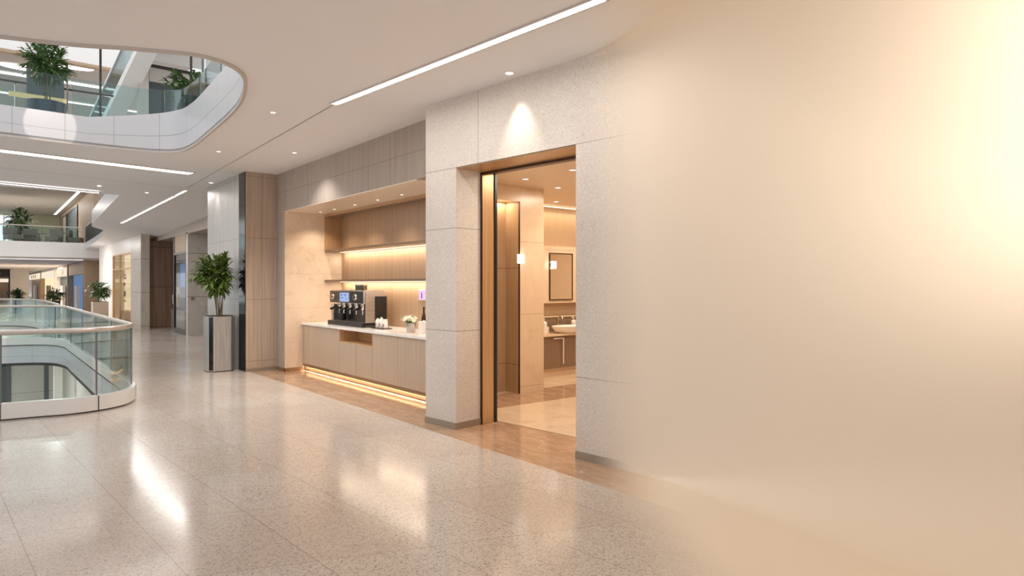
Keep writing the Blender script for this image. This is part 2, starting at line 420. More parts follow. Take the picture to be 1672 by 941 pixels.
# fascia round the near ceiling opening (height grows towards the shop side)
def f_top(p): return 4.03 + .22 * max(0, min(1, (p.x - 1.2) / 1.1))
mb = MB(); rows = [[(p.x, p.y, CZ), (p.x, p.y, f_top(p))] for p in V1]; ids = mb.strip(rows)
for r_, s_ in zip(ids, arclen(V1)): mb.uv[r_[0]] = (s_, 0); mb.uv[r_[1]] = (s_, .5)
struct('trim_3', mb, M['fascia'], 40, label='curved white fascia lining the ceiling opening')
nr = normals(V1); mb = MB()
mb.strip([[(p + n * a).to_tuple()[:2] + (z,) for a, z in ((0, CZ + .03), (0, CZ - .025), (.035, CZ - .02), (.035, CZ + .001))] for p, n in zip(V1, [-q if False else q for q in nr])])
struct('trim_4', mb, M['lip'], 40, label='grey lip round the ceiling opening')
# ceiling joints
def seam(a, c, w=.012):
    a, c = Vector(a), Vector(c); t = (c - a).normalized(); n = Vector((t.y, -t.x, 0)) * w / 2
    m = MB(); m.quad(a - n, a + n, c + n, c - n); m2 = [Vector((0, 0, -.004))]
    return m
for i, (a, c) in enumerate((((3.09, 6.95, CZ - .003), (3.36, 14.9, CZ - .003)), ((-4, 13.6, CZ - .003), (3.36, 14.95, CZ - .003)))):
    struct('trim_%d' % (5 + i), seam(a, c), M['ceiling_seam'], label='fine joint in the beige ceiling')

# ================================================================== SETTING: turned stone wall with the doorway
b = MB(); B_, C_ = W(.53, 0), W(.53, .58)
b.prism([(P0.x, P0.y), (B_.x, B_.y), (C_.x, C_.y), (5.42, 7.05), (4.6, 7.05), (4.3, 6.34)], 0, CZ)
struct('wall_pier', b, M['pier'], label='speckled limestone pier beside the washroom doorway')
tw = lambda v: W(v.x, v.y, v.z)
b = MB(tw); b.box(.53, 2.19, 0, .6, 2.855, CZ); struct('wall_lintel', b, M['pier'], label='speckled limestone wall over the doorway')
b = MB(tw); b.box(.531, 2.189, .01, .36, 2.845, 2.8549); struct('trim_7', b, M['bronze'], label='warm satin lining under the lintel')
# the long wall: limestone with painted cream fade; coves added to blur its edges
mb = MB(); rows = []; NS = 70
for k in range(NS + 1):
    s = 2.19 + (11.5 - 2.19) * (k / NS) ** 1.35
    g = max(0, min(1, (s - 2.75) / 2.6)); g = g * g * (3 - 2 * g)
    gc = max(0, min(1, (s - 2.1) / 3.4)); gc = gc * gc * (3 - 2 * gc)
    rf, rc = .004 + .6 * g, .004 + 1.4 * gc
    row = []
    for j in range(37): a = (pi / 2) * (j / 36) ** 1.5; row.append(W(s, -rf + rf * sin(a), rf - rf * cos(a) + .0003))
    for j in range(1, 12): row.append(W(s, 0, rf + (CZ - rc - rf) * j / 12))
    for j in range(37): a = (pi / 2) * (1 - (1 - j / 36) ** 1.5); row.append(W(s, -rc + rc * cos(a), CZ - rc + rc * sin(a) - .0005))
    rows.append(row)
mb.strip(rows)
struct('wall_right', mb, M['pier_fade'], 50, label='long pale limestone wall with a painted fade to cream')
b = MB(tw); b.box(2.19, 2.4, .003, .6, 0, CZ); struct('wall_jamb', b, M['pier'], label='limestone return at the nearer side of the doorway')
# skirtings
mb = MB(tw); mb.box(-.005, .535, -.012, .0, 0, .07); struct('baseboard_pier', mb, M['base'], label='metal skirting of the limestone pier')
mb = MB(tw); mb.box(.53, .542, -.012, .36, 0, .07); struct('baseboard_jamb', mb, M['base'], label='metal skirting inside the doorway')
mb = MB(tw)
mb.strip([[(s_, -.002, h_), (s_, -.012, h_), (s_, -.012, 0)] for s_, h_ in ((2.19, .07), (2.6, .07), (2.8, .06), (3.05, .02), (3.2, .002))])
t_ = NT('skirting_painted_fade'); kk = t_.ramp(t_.dot(tuple(E1)), P0.dot(E1) + 2.35, P0.dot(E1) + 2.85)  # cream fade painted along the skirting
struct('baseboard_right', mb, t_.done(t_.bsdf(t_.mix(kk, srgb(158, 146, 130), CREAM), t_.math('ADD', .35, t_.math('MULTIPLY', kk, .35)), t_.math('MULTIPLY', t_.math('SUBTRACT', 1.0, kk), .5), .3)), label='metal skirting with a painted fade to cream')
# bronze door frame
d = thing('door_1', 'satin bronze sliding door post and track in the washroom doorway', 'door', W(.53, .36), WROT)
d['kind'] = 'structure'
MB().box(-.01, .02, .012, .20, 0, 2.845).build('post', M['bronze'], d, bevel=.004)
MB().box(-.01, .026, 0, .012, 0, 2.85).build('edge', M['dark_bronze'], d)
MB().box(-.01, .034, .20, .235, 0, 2.85).build('edge', M['black'], d)
MB().box(.0, 1.66, .0, .05, 2.82, 2.856).build('track', M['dark_bronze'], d)

# ================================================================== SETTING: coffee nook
NY0, NY1, NZ = 7.06, 11.64, 2.92
b = MB(); b.box(4.25, 4.88, 6.36, 7.06, NZ, CZ); b.box(4.25, 5.5, 7.06, 12.02, NZ, CZ); struct('wall_frieze', b, M['frieze'], label='taupe panelled frieze over the coffee nook')
b = MB(); b.box(4.255, 5.02, NY0, NY1 - .002, NZ - .012, NZ - .0005); struct('ceiling.002', b, M['soffit'], label='warm polished soffit of the coffee nook')
b = MB(); b.box(4.25, 5.5, NY1, 12.02, 0, NZ); struct('wall_nook_end', b, M['nook_stone'], label='warm stone end wall of the coffee nook')
b = MB(); b.box(4.246, 4.2505, NY1 + .005, 12.02, 0, CZ); struct('trim_8', b, M['frieze'], label='taupe edge beside the coffee nook')
b = MB(); b.box(5.35, 5.45, NY0 - .02, NY1, 0, NZ); struct('wall_nook_back', b, M['oak'], label='warm oak panelling at the back of the coffee nook')
b = MB(); b.box(5.0, 5.35, NY1 - .03, NY1 - .001, 2.235, NZ - .05); struct('trim_9', b, M['oak_side'], label='oak return panel above the upper shelf')
b = MB(); b.box(5.0, 5.03, NY0, NY1 - .03, NZ - .06, NZ - .013); struct('trim_10', b, M['oak_side'], label='oak drop edge at the back of the soffit')
b = MB(); b.box(4.235, 4.62, NY1 - .012, NY1, 0, .06); b.box(4.235, 4.2475, NY1 - .012, 12.0, 0, .06); struct('baseboard_nook', b, M['toe'], label='bronze skirting at the nook end wall')

CX = 4.58       # front of the cabinets
XB = 5.34
cab_root = []
def door(mbx, name, parent): return mbx.build(name, M['cabinet'], parent, bevel=.002)
ZB, ZT = .13, .835
def ypx(px, X=CX): return on_x(px, 500, X).y
ys = [NY1 - .003, ypx(526), ypx(554), ypx(581), ypx(608), ypx(648), NY0 + .02]
def cabinet(label, ya, yb, splits, cubby=False):
    c = thing('base_cabinet', label, 'cabinet', (CX, ya, 0), 0, 'base cabinets of the coffee nook')
    L = ya - yb
    zt = ZT - .195 if cubby else ZT
    if cubby:
        body = MB(); body.box(.02, XB - CX, -L + .001, -.001, ZB, zt - .01)
        body.box(.35, XB - CX, -L + .001, -.001, zt - .01, ZT + .003)
        body.build('carcass', M['cabinet'], c)
        n = MB(); n.box(.003, .35, -L + .012, -.012, zt - .008, zt + .004); n.build('cubby_floor', M['cubby'], c)
        n = MB(); n.box(.34, .349, -L + .012, -.012, zt + .004, ZT); n.build('cubby_back', M['cubby'], c)
        n = MB(); n.box(.003, .35, -.012, -.002, zt, ZT); n.build('cubby_side', M['cubby'], c)
        n = MB(); n.box(.003, .35, -L + .002, -L + .012, zt, ZT); n.build('cubby_side', M['cubby'], c)
    else:
        MB().box(.02, XB - CX, -L + .001, -.001, ZB, ZT + .003).build('carcass', M['cabinet'], c)
    prev = 0
    for sp in splits + [L]:
        MB().box(0, .02, -sp + .0025, -prev - .0025, ZB, zt - .004 if not cubby else zt - .01).build('door', M['cabinet'], c, bevel=.002)
        prev = sp
    return c
cabinet('pale oak base cabinet with two doors against the nook end wall', ys[0], ys[2], [ys[0] - ys[1]])
cabinet('pale oak base cabinet with an open cubby over two short doors', ys[2], ys[4], [ys[2] - ys[3]], True)
cabinet('pale oak single-door base cabinet next to the cubby cabinet', ys[4], ys[5], [])
cabinet('wide pale oak base cabinet nearest the limestone pier', ys[5], ys[6], [])
o = MB().box(CX - .025, XB, NY0 + .01, NY1 - .003, ZT + .005, ZT + .045).build('worktop', M['worktop'], bevel=.003)
tag(o, 'white quartz worktop along the coffee nook', 'worktop')
o = MB().box(CX + .03, XB, NY0 + .02, NY1 - .01, .02, ZB - .002).build('plinth', M['toe'])
pl = thing('cabinet_plinth', 'recessed bronze plinth with a glowing strip under the base cabinets', 'plinth', (0, 0, 0))
o.parent = pl
MB().box(CX + .012, CX + .0295, NY0 + .05, NY1 - .03, .108, .115).build('light_strip', M['led_warm'], pl)
MB().box(CX + .035, XB, NY0 + .03, NY1 - .02, 0, .02).build('foot_rail', M['dark_bronze'], pl)
MB().box(CX + .004, CX + .011, NY0 + .02, NY1 - .005, .08, ZB - .002).build('edge_band', M['toe'], pl)
WT = ZT + .045
for z, lab in ((2.2, 'upper bronze wall shelf with light strip in the coffee nook'), (1.635, 'lower bronze wall shelf above the coffee machine')):
    sh = thing('wall_shelf', lab, 'shelf', (5.0, NY0 + .01, z), 0, 'lit wall shelves of the coffee nook')
    MB().box(0, .349, 0, NY1 - NY0 - .02, 0, .035).build('board', M['shelf'], sh, bevel=.002)
    MB().box(.30, .33, .02, NY1 - NY0 - .05, -.008, -.0005).build('light_strip', M['led_warm'], sh)
# wall panelling lights, soffit spots
for py in (7.6, 8.35, 9.1, 9.9, 10.7, 11.3):
    dl = thing('soffit_spotlight', 'small recessed spotlight in the warm nook soffit', 'spotlight', (4.78, py, NZ - .012), 0, 'recessed spotlights in the nook soffit')
    MB().lathe([(.0, -.001), (.02, -.001), (.02, -.004), (0, -.004)], n=16).build('lens', M['led_white'], dl)
    MB().lathe([(.021, 0), (.03, 0), (.03, -.005), (.021, -.005), (.021, 0)], n=16).build('ring', M['white'], dl)

# ================================================================== coffee things
# coffee machine: front faces the corridor (-X)
ya, yb = ypx(541, 4.80), ypx(597, 4.80)
cmw = ya - yb; XF = 4.80
c = thing('coffee_machine', 'wide steel espresso machine with a lit blue screen on the worktop', 'coffee machine', (XF, yb, WT))
H = .60
def bx(*a): return MB().box(*a)
bx(-.06, .38, .02, cmw + .02, .0, .075).build('drip_tray', M['black'], c, bevel=.006)
bx(.0, .38, .0, cmw + .03, .002, .03).build('base', M['dark_steel'], c, bevel=.004)
t = MB()
for k in range(14): t.box(-.05, .2, .05 + k * (cmw - .1) / 14, .05 + k * (cmw - .1) / 14 + .045, .0752, .083)
t.build('tray_grille', M['steel'], c)
bx(.2, .37, .013, cmw - .012, .075, .38).build('rear_housing', M['steel'], c, bevel=.004)
bx(.185, .1999, .05, cmw - .05, .09, .36).build('splash_panel', M['dark_steel'], c)
bx(.0, .2, cmw - .09, cmw - .004, .076, .36).build('pillar', M['steel'], c, bevel=.004)
s_ = bx(.0, .38, 0, .012, .076, H).build('side_panel', M['steel'], c, bevel=.004)
bx(.17, .375, -.02, -.001, .03, H - .09).build('side_cover', M['black'], c, bevel=.006)
hd = bx(-.03, .38, .013, cmw, .385, H).build('head', M['steel'], c, bevel=.008)
bx(-.0335, -.0305, .03, cmw - .03, .395, H - .012).build('control_panel', M['dark_steel'], hd)
bx(-.0355, -.0336, cmw * .41, cmw * .68, .41, H - .035).build('screen', M['screen'], hd)
t = MB()
for (u, v, w, h) in ((.50, .52, .07, .012), (.50, .49, .012, .03), (.58, .47, .09, .01), (.61, .51, .03, .03), (.46, .45, .05, .01)):
    MB().box(-.037, -.0356, cmw * u, cmw * u + w, v, v + h).build('screen_symbol', M['screen_ink'], hd)
bx(-.036, -.0336, cmw * .04, cmw * .37, .40, H - .02).build('dark_button_panel', M['black'], hd)
for u, rr in ((.85, .05), (.2, .055)):
    k = MB(lambda v: Vector((v.z, v.x, v.y))).lathe([(0, -.075), (rr * .9, -.075), (rr, -.065), (rr, -.036), (0, -.036)], (cmw * u, .49, 0), 20).build('dial', M['chrome'], hd, 40)
    MB(lambda v: Vector((v.z, v.x, v.y))).lathe([(0, -.078), (rr * .5, -.078), (rr * .5, -.074), (0, -.074)], (cmw * u, .49, 0), 16).build('dial_cap', M['black'], k, 40)
for u in (.16, .34, .52, .7, .84):
    g = MB().lathe([(.0, .275), (.03, .275), (.05, .30), (.05, .385), (0, .385)], (.07, cmw * u, 0), 16).build('brew_head', M['chrome'], c, 40)
    MB().tube([(.03, cmw * u, .315), (-.06, cmw * u - .02, .30), (-.12, cmw * u - .03, .28)], [.015, .016, .02], 8).build('portafilter_handle', M['black'], g, 40)
    MB().tube([(.07, cmw * u + .03, .28), (.07, cmw * u + .03, .2)], .009, 8).build('spout', M['chrome'], g, 40)
MB().tube([(.02, cmw * .93, .37), (-.03, cmw * .93, .3), (-.02, cmw * .92, .14)], .009, 8).build('steam_wand', M['chrome'], c, 40)
jug = MB().lathe([(0, .088), (.055, .088), (.06, .12), (.05, .22), (.058, .25), (.052, .25), (.045, .22), (.052, .12), (0, .1)], (.09, cmw * .8, 0), 18).build('milk_flask', M['black'], c, 40)
hp = MB().lathe([(0, H), (.09, H), (.1, H + .02), (.1, H + .085), (0, H + .085)], (.2, cmw * .42, 0), 20).build('bean_hopper', M['dark_steel'], c, 40)
MB().lathe([(0, H + .085), (.108, H + .085), (.108, H + .105), (0, H + .105)], (.2, cmw * .42, 0), 20).build('hopper_lid', M['steel'], hp, 40)
bx(.0, .37, .014, cmw - .01, H + .0005, H + .012).build('cup_rail', M['chrome'], c)

# three little porcelain caddies on a tray
base = on_z(622, 534, WT)
def placed(px, py): v = on_z(px, py, WT); return Vector((v.x, v.y, WT))
tr = placed(623, 533); tr.x = max(tr.x, 4.85)
trayp = Vector((4.9, ypx(623, 4.9), WT))
o = MB().box(-.09, .09, -.19, .19, 0, .012).build('serving_tray', M['dark_bronze'], bevel=.004); o.location = trayp
tag(o, 'small dark serving tray under the white porcelain jars', 'tray')
labs = ['white porcelain jar on the tray closest to the coffee machine', 'middle white porcelain jar with tall pointed lid on the tray', 'white porcelain jar with flat top on the tray facing the flowers']
for i, (dy, hh) in enumerate(((.125, .15), (.0, .17), (-.125, .145))):
    j = thing('porcelain_jar', labs[i], 'jar', trayp + Vector((0, dy, .0125)), 0, 'porcelain jars beside the coffee machine')
    MB().lathe([(0, 0), (.032, 0), (.037, .015), (.037, hh * .7), (.031, hh * .8), (0, hh * .8)], n=20).build('body', M['paper'], j, 40)
    MB().lathe([(0, hh * .8), (.029, hh * .8), (.023, hh * .9), (.01, hh * .92), (.012, hh), (0, hh + .004)] if i < 2 else [(0, hh * .8), (.032, hh * .8), (.032, hh * .98), (0, hh * .98)], n=20).build('lid', M['paper'], j, 40)
    MB().box(-.039, -.0365, -.015, .015, hh * .2, hh * .5).build('label_plate', M['vase'], j)
# flower vase
rnd = random.Random(5)
fv = thing('flower_vase', 'silver vase of small white flowers on the worktop', 'vase', (4.86, ypx(671, 4.86), WT))
MB().lathe([(0, 0), (.06, 0), (.068, .02), (.074, .14), (.068, .14), (.06, .02), (0, .015)], n=24).build('vase', M['vase'], fv, 40)
lf = MB(); 
for k in range(60):
    a = rnd.uniform(0, 2 * pi); e = rnd.uniform(.1, 1.0); L = rnd.uniform(.05, .1)
    p = Vector((cos(a) * .04, sin(a) * .04, .13)); q = p + Vector((cos(a) * L * cos(e), sin(a) * L * cos(e), L * sin(e) * .8))
    sd = Vector((-sin(a), cos(a), 0)) * .012
    lf.f.append([lf.p(p), lf.p((p + q) / 2 + sd), lf.p(q), lf.p((p + q) / 2 - sd)])
lf.build('leaves', M['leaf'], fv)
for k in range(34):
    a = rnd.uniform(0, 2 * pi); e = math.acos(rnd.uniform(.05, 1)); rr = rnd.uniform(.085, .125)
    cpt = Vector((cos(a) * sin(e) * rr * 1.12, sin(a) * sin(e) * rr * 1.12, .165 + cos(e) * rr * .75))
    f = MB()
    nrm = (cpt - Vector((0, 0, .1))).normalized(); u = nrm.orthogonal().normalized(); w = nrm.cross(u)
    for q in range(5):
        t0 = 2 * pi * q / 5; dv = u * cos(t0) + w * sin(t0); sv = u * -sin(t0) + w * cos(t0)
        f.f.append([f.p(cpt), f.p(cpt + dv * .02 + sv * .012 + nrm * .006), f.p(cpt + dv * .034 + nrm * .002), f.p(cpt + dv * .02 - sv * .012 + nrm * .006)])
    f.lathe([(0, -.006), (.008, 0), (0, .008)], cpt, 6)
    f.build('flower', M['petal'], fv)
# canister, tall bottle and pink display half behind the pier
y_c = ypx(691, 4.9)
cn = thing('canister', 'white lidded canister on the worktop beside the pier', 'canister', (4.9, y_c - .02, WT))
MB().lathe([(0, 0), (.075, 0), (.08, .01), (.08, .15), (0, .15)], n=24).build('body', M['paper'], cn, 40)
MB().lathe([(0, .15), (.083, .15), (.083, .17), (.02, .175), (0, .19)], n=24).build('lid', M['paper'], cn, 40)
y_b = ypx(692, 5.2)
bt = thing('bottle', 'slim dark bottle standing behind the white canister', 'bottle', (5.2, y_b + .0, WT))
MB().lathe([(0, 0), (.035, 0), (.037, .02), (.037, .2), (.014, .27), (.014, .33), (0, .33)], n=18).build('body', M['dark_bronze'], bt, 40)
MB().lathe([(0, .33), (.016, .33), (.016, .36), (0, .36)], n=14).build('cap', M['black'], bt, 40)
pa, pb = on_x(685, 473, 5.345), on_x(700, 491, 5.345)
dp = thing('wall_display', 'small pink lit display on the oak panelling beside the pier', 'display', (5.3495, (pa.y + pb.y) / 2, pb.z))
hw = abs(pa.y - pb.y) / 2
MB().box(-.02, 0, -hw, hw, 0, pa.z - pb.z).build('case', M['white'], dp, bevel=.003)
MB().box(-.0225, -.0205, -hw + .008, hw - .008, .01, pa.z - pb.z - .01).build('screen', M['pink'], dp)
MB().box(-.024, -.0226, hw - .11, hw - .085, .03, .12).build('symbol', M['screen_ink'], dp)

# ================================================================== SETTING: column and corridor walls
b = MB(); b.box(3.69, 5.5, 12.03, 14.56, 0, CZ); struct('wall_column', b, M['column_front'], label='taupe wood-panelled column at the corridor corner')
b = MB(); b.box(3.68, 3.6895, 12.42, 14.56, 0, CZ); struct('trim_11', b, M['column_side'], label='brushed steel cladding on the corridor side of the column')
b = MB(); b.box(3.678, 3.6895, 12.06, 12.42, 0, CZ); struct('trim_12', b, M['black_gloss'], label='black glass slot down the corner of the column')
b = MB(); b.box(3.69, 4.25, 12.018, 12.03, 0, .06); struct('baseboard_column', b, M['base'], label='metal skirting of the column')
b = MB(); b.box(5.6, 5.7, 14.5, 45, 0, 3.63); struct('wall_corridor', b, M['brown_wood'], label='brown veneer wall deep in the corridor recess')
b = MB(); b.box(4.9, 5.6, 14.56, 27.5, 3.16, CZ + .05); struct('wall_corridor_header', b, M['frieze'], label='stone header over the corridor recess')
b = MB(); b.box(4.9, 6.4, 21.65, 21.85, 0, 3.2); struct('wall_recess', b, M['grey_wall'], label='pale grey stone panel facing along the corridor')
b = MB(); b.box(4.63, 5.6, 26.2, 26.4, 0, 3.16); struct('wall_veneer', b, M['brown_wood'], label='brown veneer panel beside the glass shop door')
b = MB(); b.box(4.36, 4.64, 26.0, 28.0, 0, 3.46); struct('wall_pillar', b, M['pillar'], label='beige stone pillar beside the lit shop window')
b = MB(); b.box(4.4, 4.9, 28.0, 32.7, 2.85, 3.46); struct('wall_shop_header', b, M['light_wall'], label='pale header over the lit shop window')
b = MB(); b.box(4.4, 4.9, 32.7, 36.8, 0, 3.46); struct('wall_pale_pillar', b, M['light_wall'], label='pale stone pillar behind the corridor planter')
# lit shop window
sw = thing('shop_window', 'warmly lit shop window beyond the beige stone pillar', 'shop window', (4.4, 28.0, 0))
MB().box(.45, .5, .03, 4.67, 0, 2.85).build('lit_wall', M['warm_glow'], sw)
MB().box(.04, .05, .05, 4.65, .06, 2.83).build('pane', M['shop_glass'], sw)
f = MB(); f.box(0, .08, 0, .05, 0, 2.85); f.build('frame_post', M['bronze'], sw)
f = MB(); f.box(0, .08, 4.65, 4.7, 0, 2.85); f.build('frame_post', M['bronze'], sw)
f = MB(); f.box(0, .08, 2.9, 2.95, 0, 2.85); f.build('mullion', M['bronze'], sw)
f = MB(); f.box(0, .08, .05, 4.65, 2.8, 2.85); f.build('frame_head', M['bronze'], sw)
f = MB(); f.box(0, .08, .05, 4.65, 2.2, 2.24); f.build('transom', M['bronze'], sw)
f = MB(); f.box(0, .12, .05, 4.65, 0, .07); f.build('sill', M['bronze'], sw)
f = MB()
for (yy, zz, w, h) in ((1.6, 1.95, .5, .05), (1.55, 1.8, .3, .08), (1.7, 1.55, .45, .1), (1.65, 1.1, .3, .22), (1.6, .9, .4, .05)): f.box(.036, .0395, yy, yy + w, zz, zz + h)
f.build('glass_lettering', M['dark_frame'], sw)
MB().box(.15, .42, .5, 3.6, .0, .5).build('display_plinth', M['cubby'], sw)
# glass shop door between grey panel and veneer
gd = thing('shop_door', 'glass shop door in a dark frame beside the pale grey panel', 'door', (4.9, 21.86, 0))
MB().box(0, .06, 0, .07, 0, 3.16).build('jamb', M['dark_frame'], gd)
MB().box(0, .06, 1.62, 1.72, 0, 3.16).build('jamb', M['dark_frame'], gd)
MB().box(0, .06, .07, 1.62, 2.55, 2.62).build('transom', M['dark_frame'], gd)
MB().box(.0, .06, .07, 1.62, 0, .16).build('bottom_rail', M['dark_frame'], gd)
MB().box(.025, .035, .07, 1.62, .16, 2.55).build('pane', M['shop_glass'], gd)
MB().box(.02, .04, .07, 1.62, 2.62, 3.16).build('top_panel', M['tan'], gd)
MB().tube([(-.04, 1.5, .95), (-.05, 1.5, 1.25)], .02, 8).build('handle', M['chrome'], gd, 40)
# things in the shop behind the glass door
dsp = thing('shop_display', 'dark display stand inside the shop behind the glass door', 'display stand', (5.25, 23.6, 0))
MB().box(0, .3, 0, 2.0, 0, .7).build('plinth', M['furniture'], dsp)
MB().box(.1, .3, .0, 2.0, .7, 2.5).build('backdrop', M['dark_room'], dsp)
MB().box(.08, .099, .2, 1.0, 1.5, 2.3).build('screen', M['screen_glow'], dsp)
MB().box(.06, .098, 1.1, 1.9, .8, 1.5).build('poster', M['tan'], dsp)
wf = thing('wall_mounted_intercom', 'small steel intercom on the pale grey panel', 'intercom', (4.98, 21.64, 1.1))
MB().box(0, .1, -.012, .009, 0, .12).build('plate', M['chrome'], wf, bevel=.003)
MB().box(.03, .07, -.016, -.0121, .04, .08).build('button', M['dark_steel'], wf)

# ================================================================== plants
def leaf(mb, base, d, L, wd, droop, rnd):
    d = d.normalized(); side = d.cross(Vector((0, 0, 1)))
    if side.length < .05: side = Vector((1, 0, 0))
    side.normalize(); up = side.cross(d)
    rows = []
    for t, w in ((0, .12), (.3, .9), (.62, .85), (1, .02)):
        c_ = base + d * L * t - Vector((0, 0, 1)) * droop * L * t * t
        rows.append([c_ - side * wd * w * .5 + up * wd * .12 * w, c_, c_ + side * wd * w * .5 + up * wd * .12 * w])
    mb.strip(rows)
def potted(name, label, loc, pot, height, trunk, spread, nstem, nfrond, leaf_len, seed, lm, group=None, per=9, cat='plant', xmax=9):
    rnd = random.Random(seed)
    root = thing(name, label, cat, loc, 0, group)
    z0 = pot(root)
    fol = MB(); stems = []
    top = z0 + height; ctr = z0 + trunk + (height - trunk) * .5; rz = (height - trunk) * .5
    for k in range(nstem):
        a = 2 * pi * k / nstem + rnd.uniform(-.3, .3); r0 = spread * rnd.uniform(.03, .14)
        p0 = Vector((cos(a) * r0, sin(a) * r0, z0 - .02)); r1 = spread * rnd.uniform(.12, .35)
        p2 = Vector((cos(a) * r1, sin(a) * r1, z0 + trunk + rz * rnd.uniform(.3, 1.0)))
        p1 = (p0 + p2) / 2 + Vector((cos(a), sin(a), 0)) * -spread * .03
        pts = catmull([p0, p1, p2], 4)
        w = .011 * (height / 1.1)
        MB().tube(pts, [w * (1 - .5 * i / len(pts)) for i in range(len(pts))], 6).build('stem', M['stem'], root, 40)
        stems.append((p1, p2))
    for k in range(nfrond):
        p1, p2 = stems[k % nstem]
        a = rnd.uniform(0, 2 * pi); zc = rnd.uniform(-1, 1); rr = math.sqrt(max(.05, 1 - zc * zc)) * spread * rnd.uniform(.55, 1.0)
        tip = Vector((min(xmax, cos(a) * rr), sin(a) * rr, ctr + zc * rz * rnd.uniform(.8, 1.0)))
        st = p1.lerp(p2, rnd.uniform(.5, 1.0))
        mid = st.lerp(tip, .55) + Vector((0, 0, .1 * height * rnd.uniform(.2, .9)))
        path = catmull([st, mid, tip], 5)
        fol.tube(path, .0028 * height, 3, False)
        for q in range(per):
            t = .35 + .65 * q / (per - 1); i = min(len(path) - 2, int(t * (len(path) - 1)))
            f = t * (len(path) - 1) - i; bp = path[i].lerp(path[i + 1], min(1, f)); tg = (path[i + 1] - path[i]).normalized()
            sd = tg.cross(Vector((0, 0, 1))); sd = sd.normalized() if sd.length > .05 else Vector((1, 0, 0))
            s = 1 if q % 2 else -1
            dv = tg * rnd.uniform(.5, 1.0) + sd * s * rnd.uniform(.5, 1.0) + Vector((0, 0, rnd.uniform(-.1, .35)))
            if q == per - 1: dv = tg
            leaf(fol, bp, dv, leaf_len * rnd.uniform(.75, 1.2), leaf_len * .36, rnd.uniform(.1, .5), rnd)
    fol.build('foliage', lm, root)
    return root
def big_pot(root):
    h = 1.0; q = .235; ch = .09
    poly = [(-q, -q + ch), (-q + ch, -q), (q - ch, -q), (q, -q + ch), (q, q - ch), (q - ch, q), (-q + ch, q), (-q, q - ch)]
    MB().prism(poly, .012, h).build('planter', M['planter_steel'], root, bevel=.004)
    MB().prism([(x * .93, y * .93) for x, y in poly], 0, .0118).build('plinth', M['black'], root)
    MB().prism([(x * .9, y * .9) for x, y in poly], h + .0005, h + .012).build('soil', M['soil'], root)
    # black slot on the chamfer that faces the concourse
    t = MB(lambda v: Vector((-q + ch / 2, -q + ch / 2, 0)) + Vector((.7071, -.7071, 0)) * v.x + Vector((-.7071, -.7071, 0)) * v.y + Vector((0, 0, v.z)))
    t.box(-.038, .038, .001, .006, .03, h - .005).build('black_slot', M['black_gloss'], root)
    return h
potted('potted_tree', 'tall leafy plant in a steel planter against the column', (3.38, 12.58, 0), big_pot, 1.16, .42, .47, 7, 150, .14, 3, M['leaf'], per=11, xmax=.09)
def sq_pot(w, h, mat):
    def f(root):
        MB().box(-w, w, -w, w, 0, h).build('planter', mat, root, bevel=.01)
        MB().box(-w * .85, w * .85, -w * .85, w * .85, h + .001, h + .012).build('soil', M['soil'], root)
        return h
    return f
potted('potted_shrub', 'leafy shrub in a pale square planter before the lit shop window', (3.85, 32.0, 0), sq_pot(.28, .86, M['planter_pale']), .85, .15, .5, 6, 90, .18, 8, M['leaf_dark'], per=7, xmax=.3)
for px, d_, lab, sd in ((28, 40, 'small dark shrub in a black planter by the white end wall', 11), (90, 38, 'spreading shrub in a planter before the far dark shopfront', 12)):
    rx, ry, _ = ray(px, 465)
    potted('potted_shrub', lab, (rx * d_, ry * d_, 0), sq_pot(.24, .62, M['dark_frame']), .66, .08, .42 if px == 28 else .6, 5, 70, .24, sd, M['leaf_dark'], per=6)

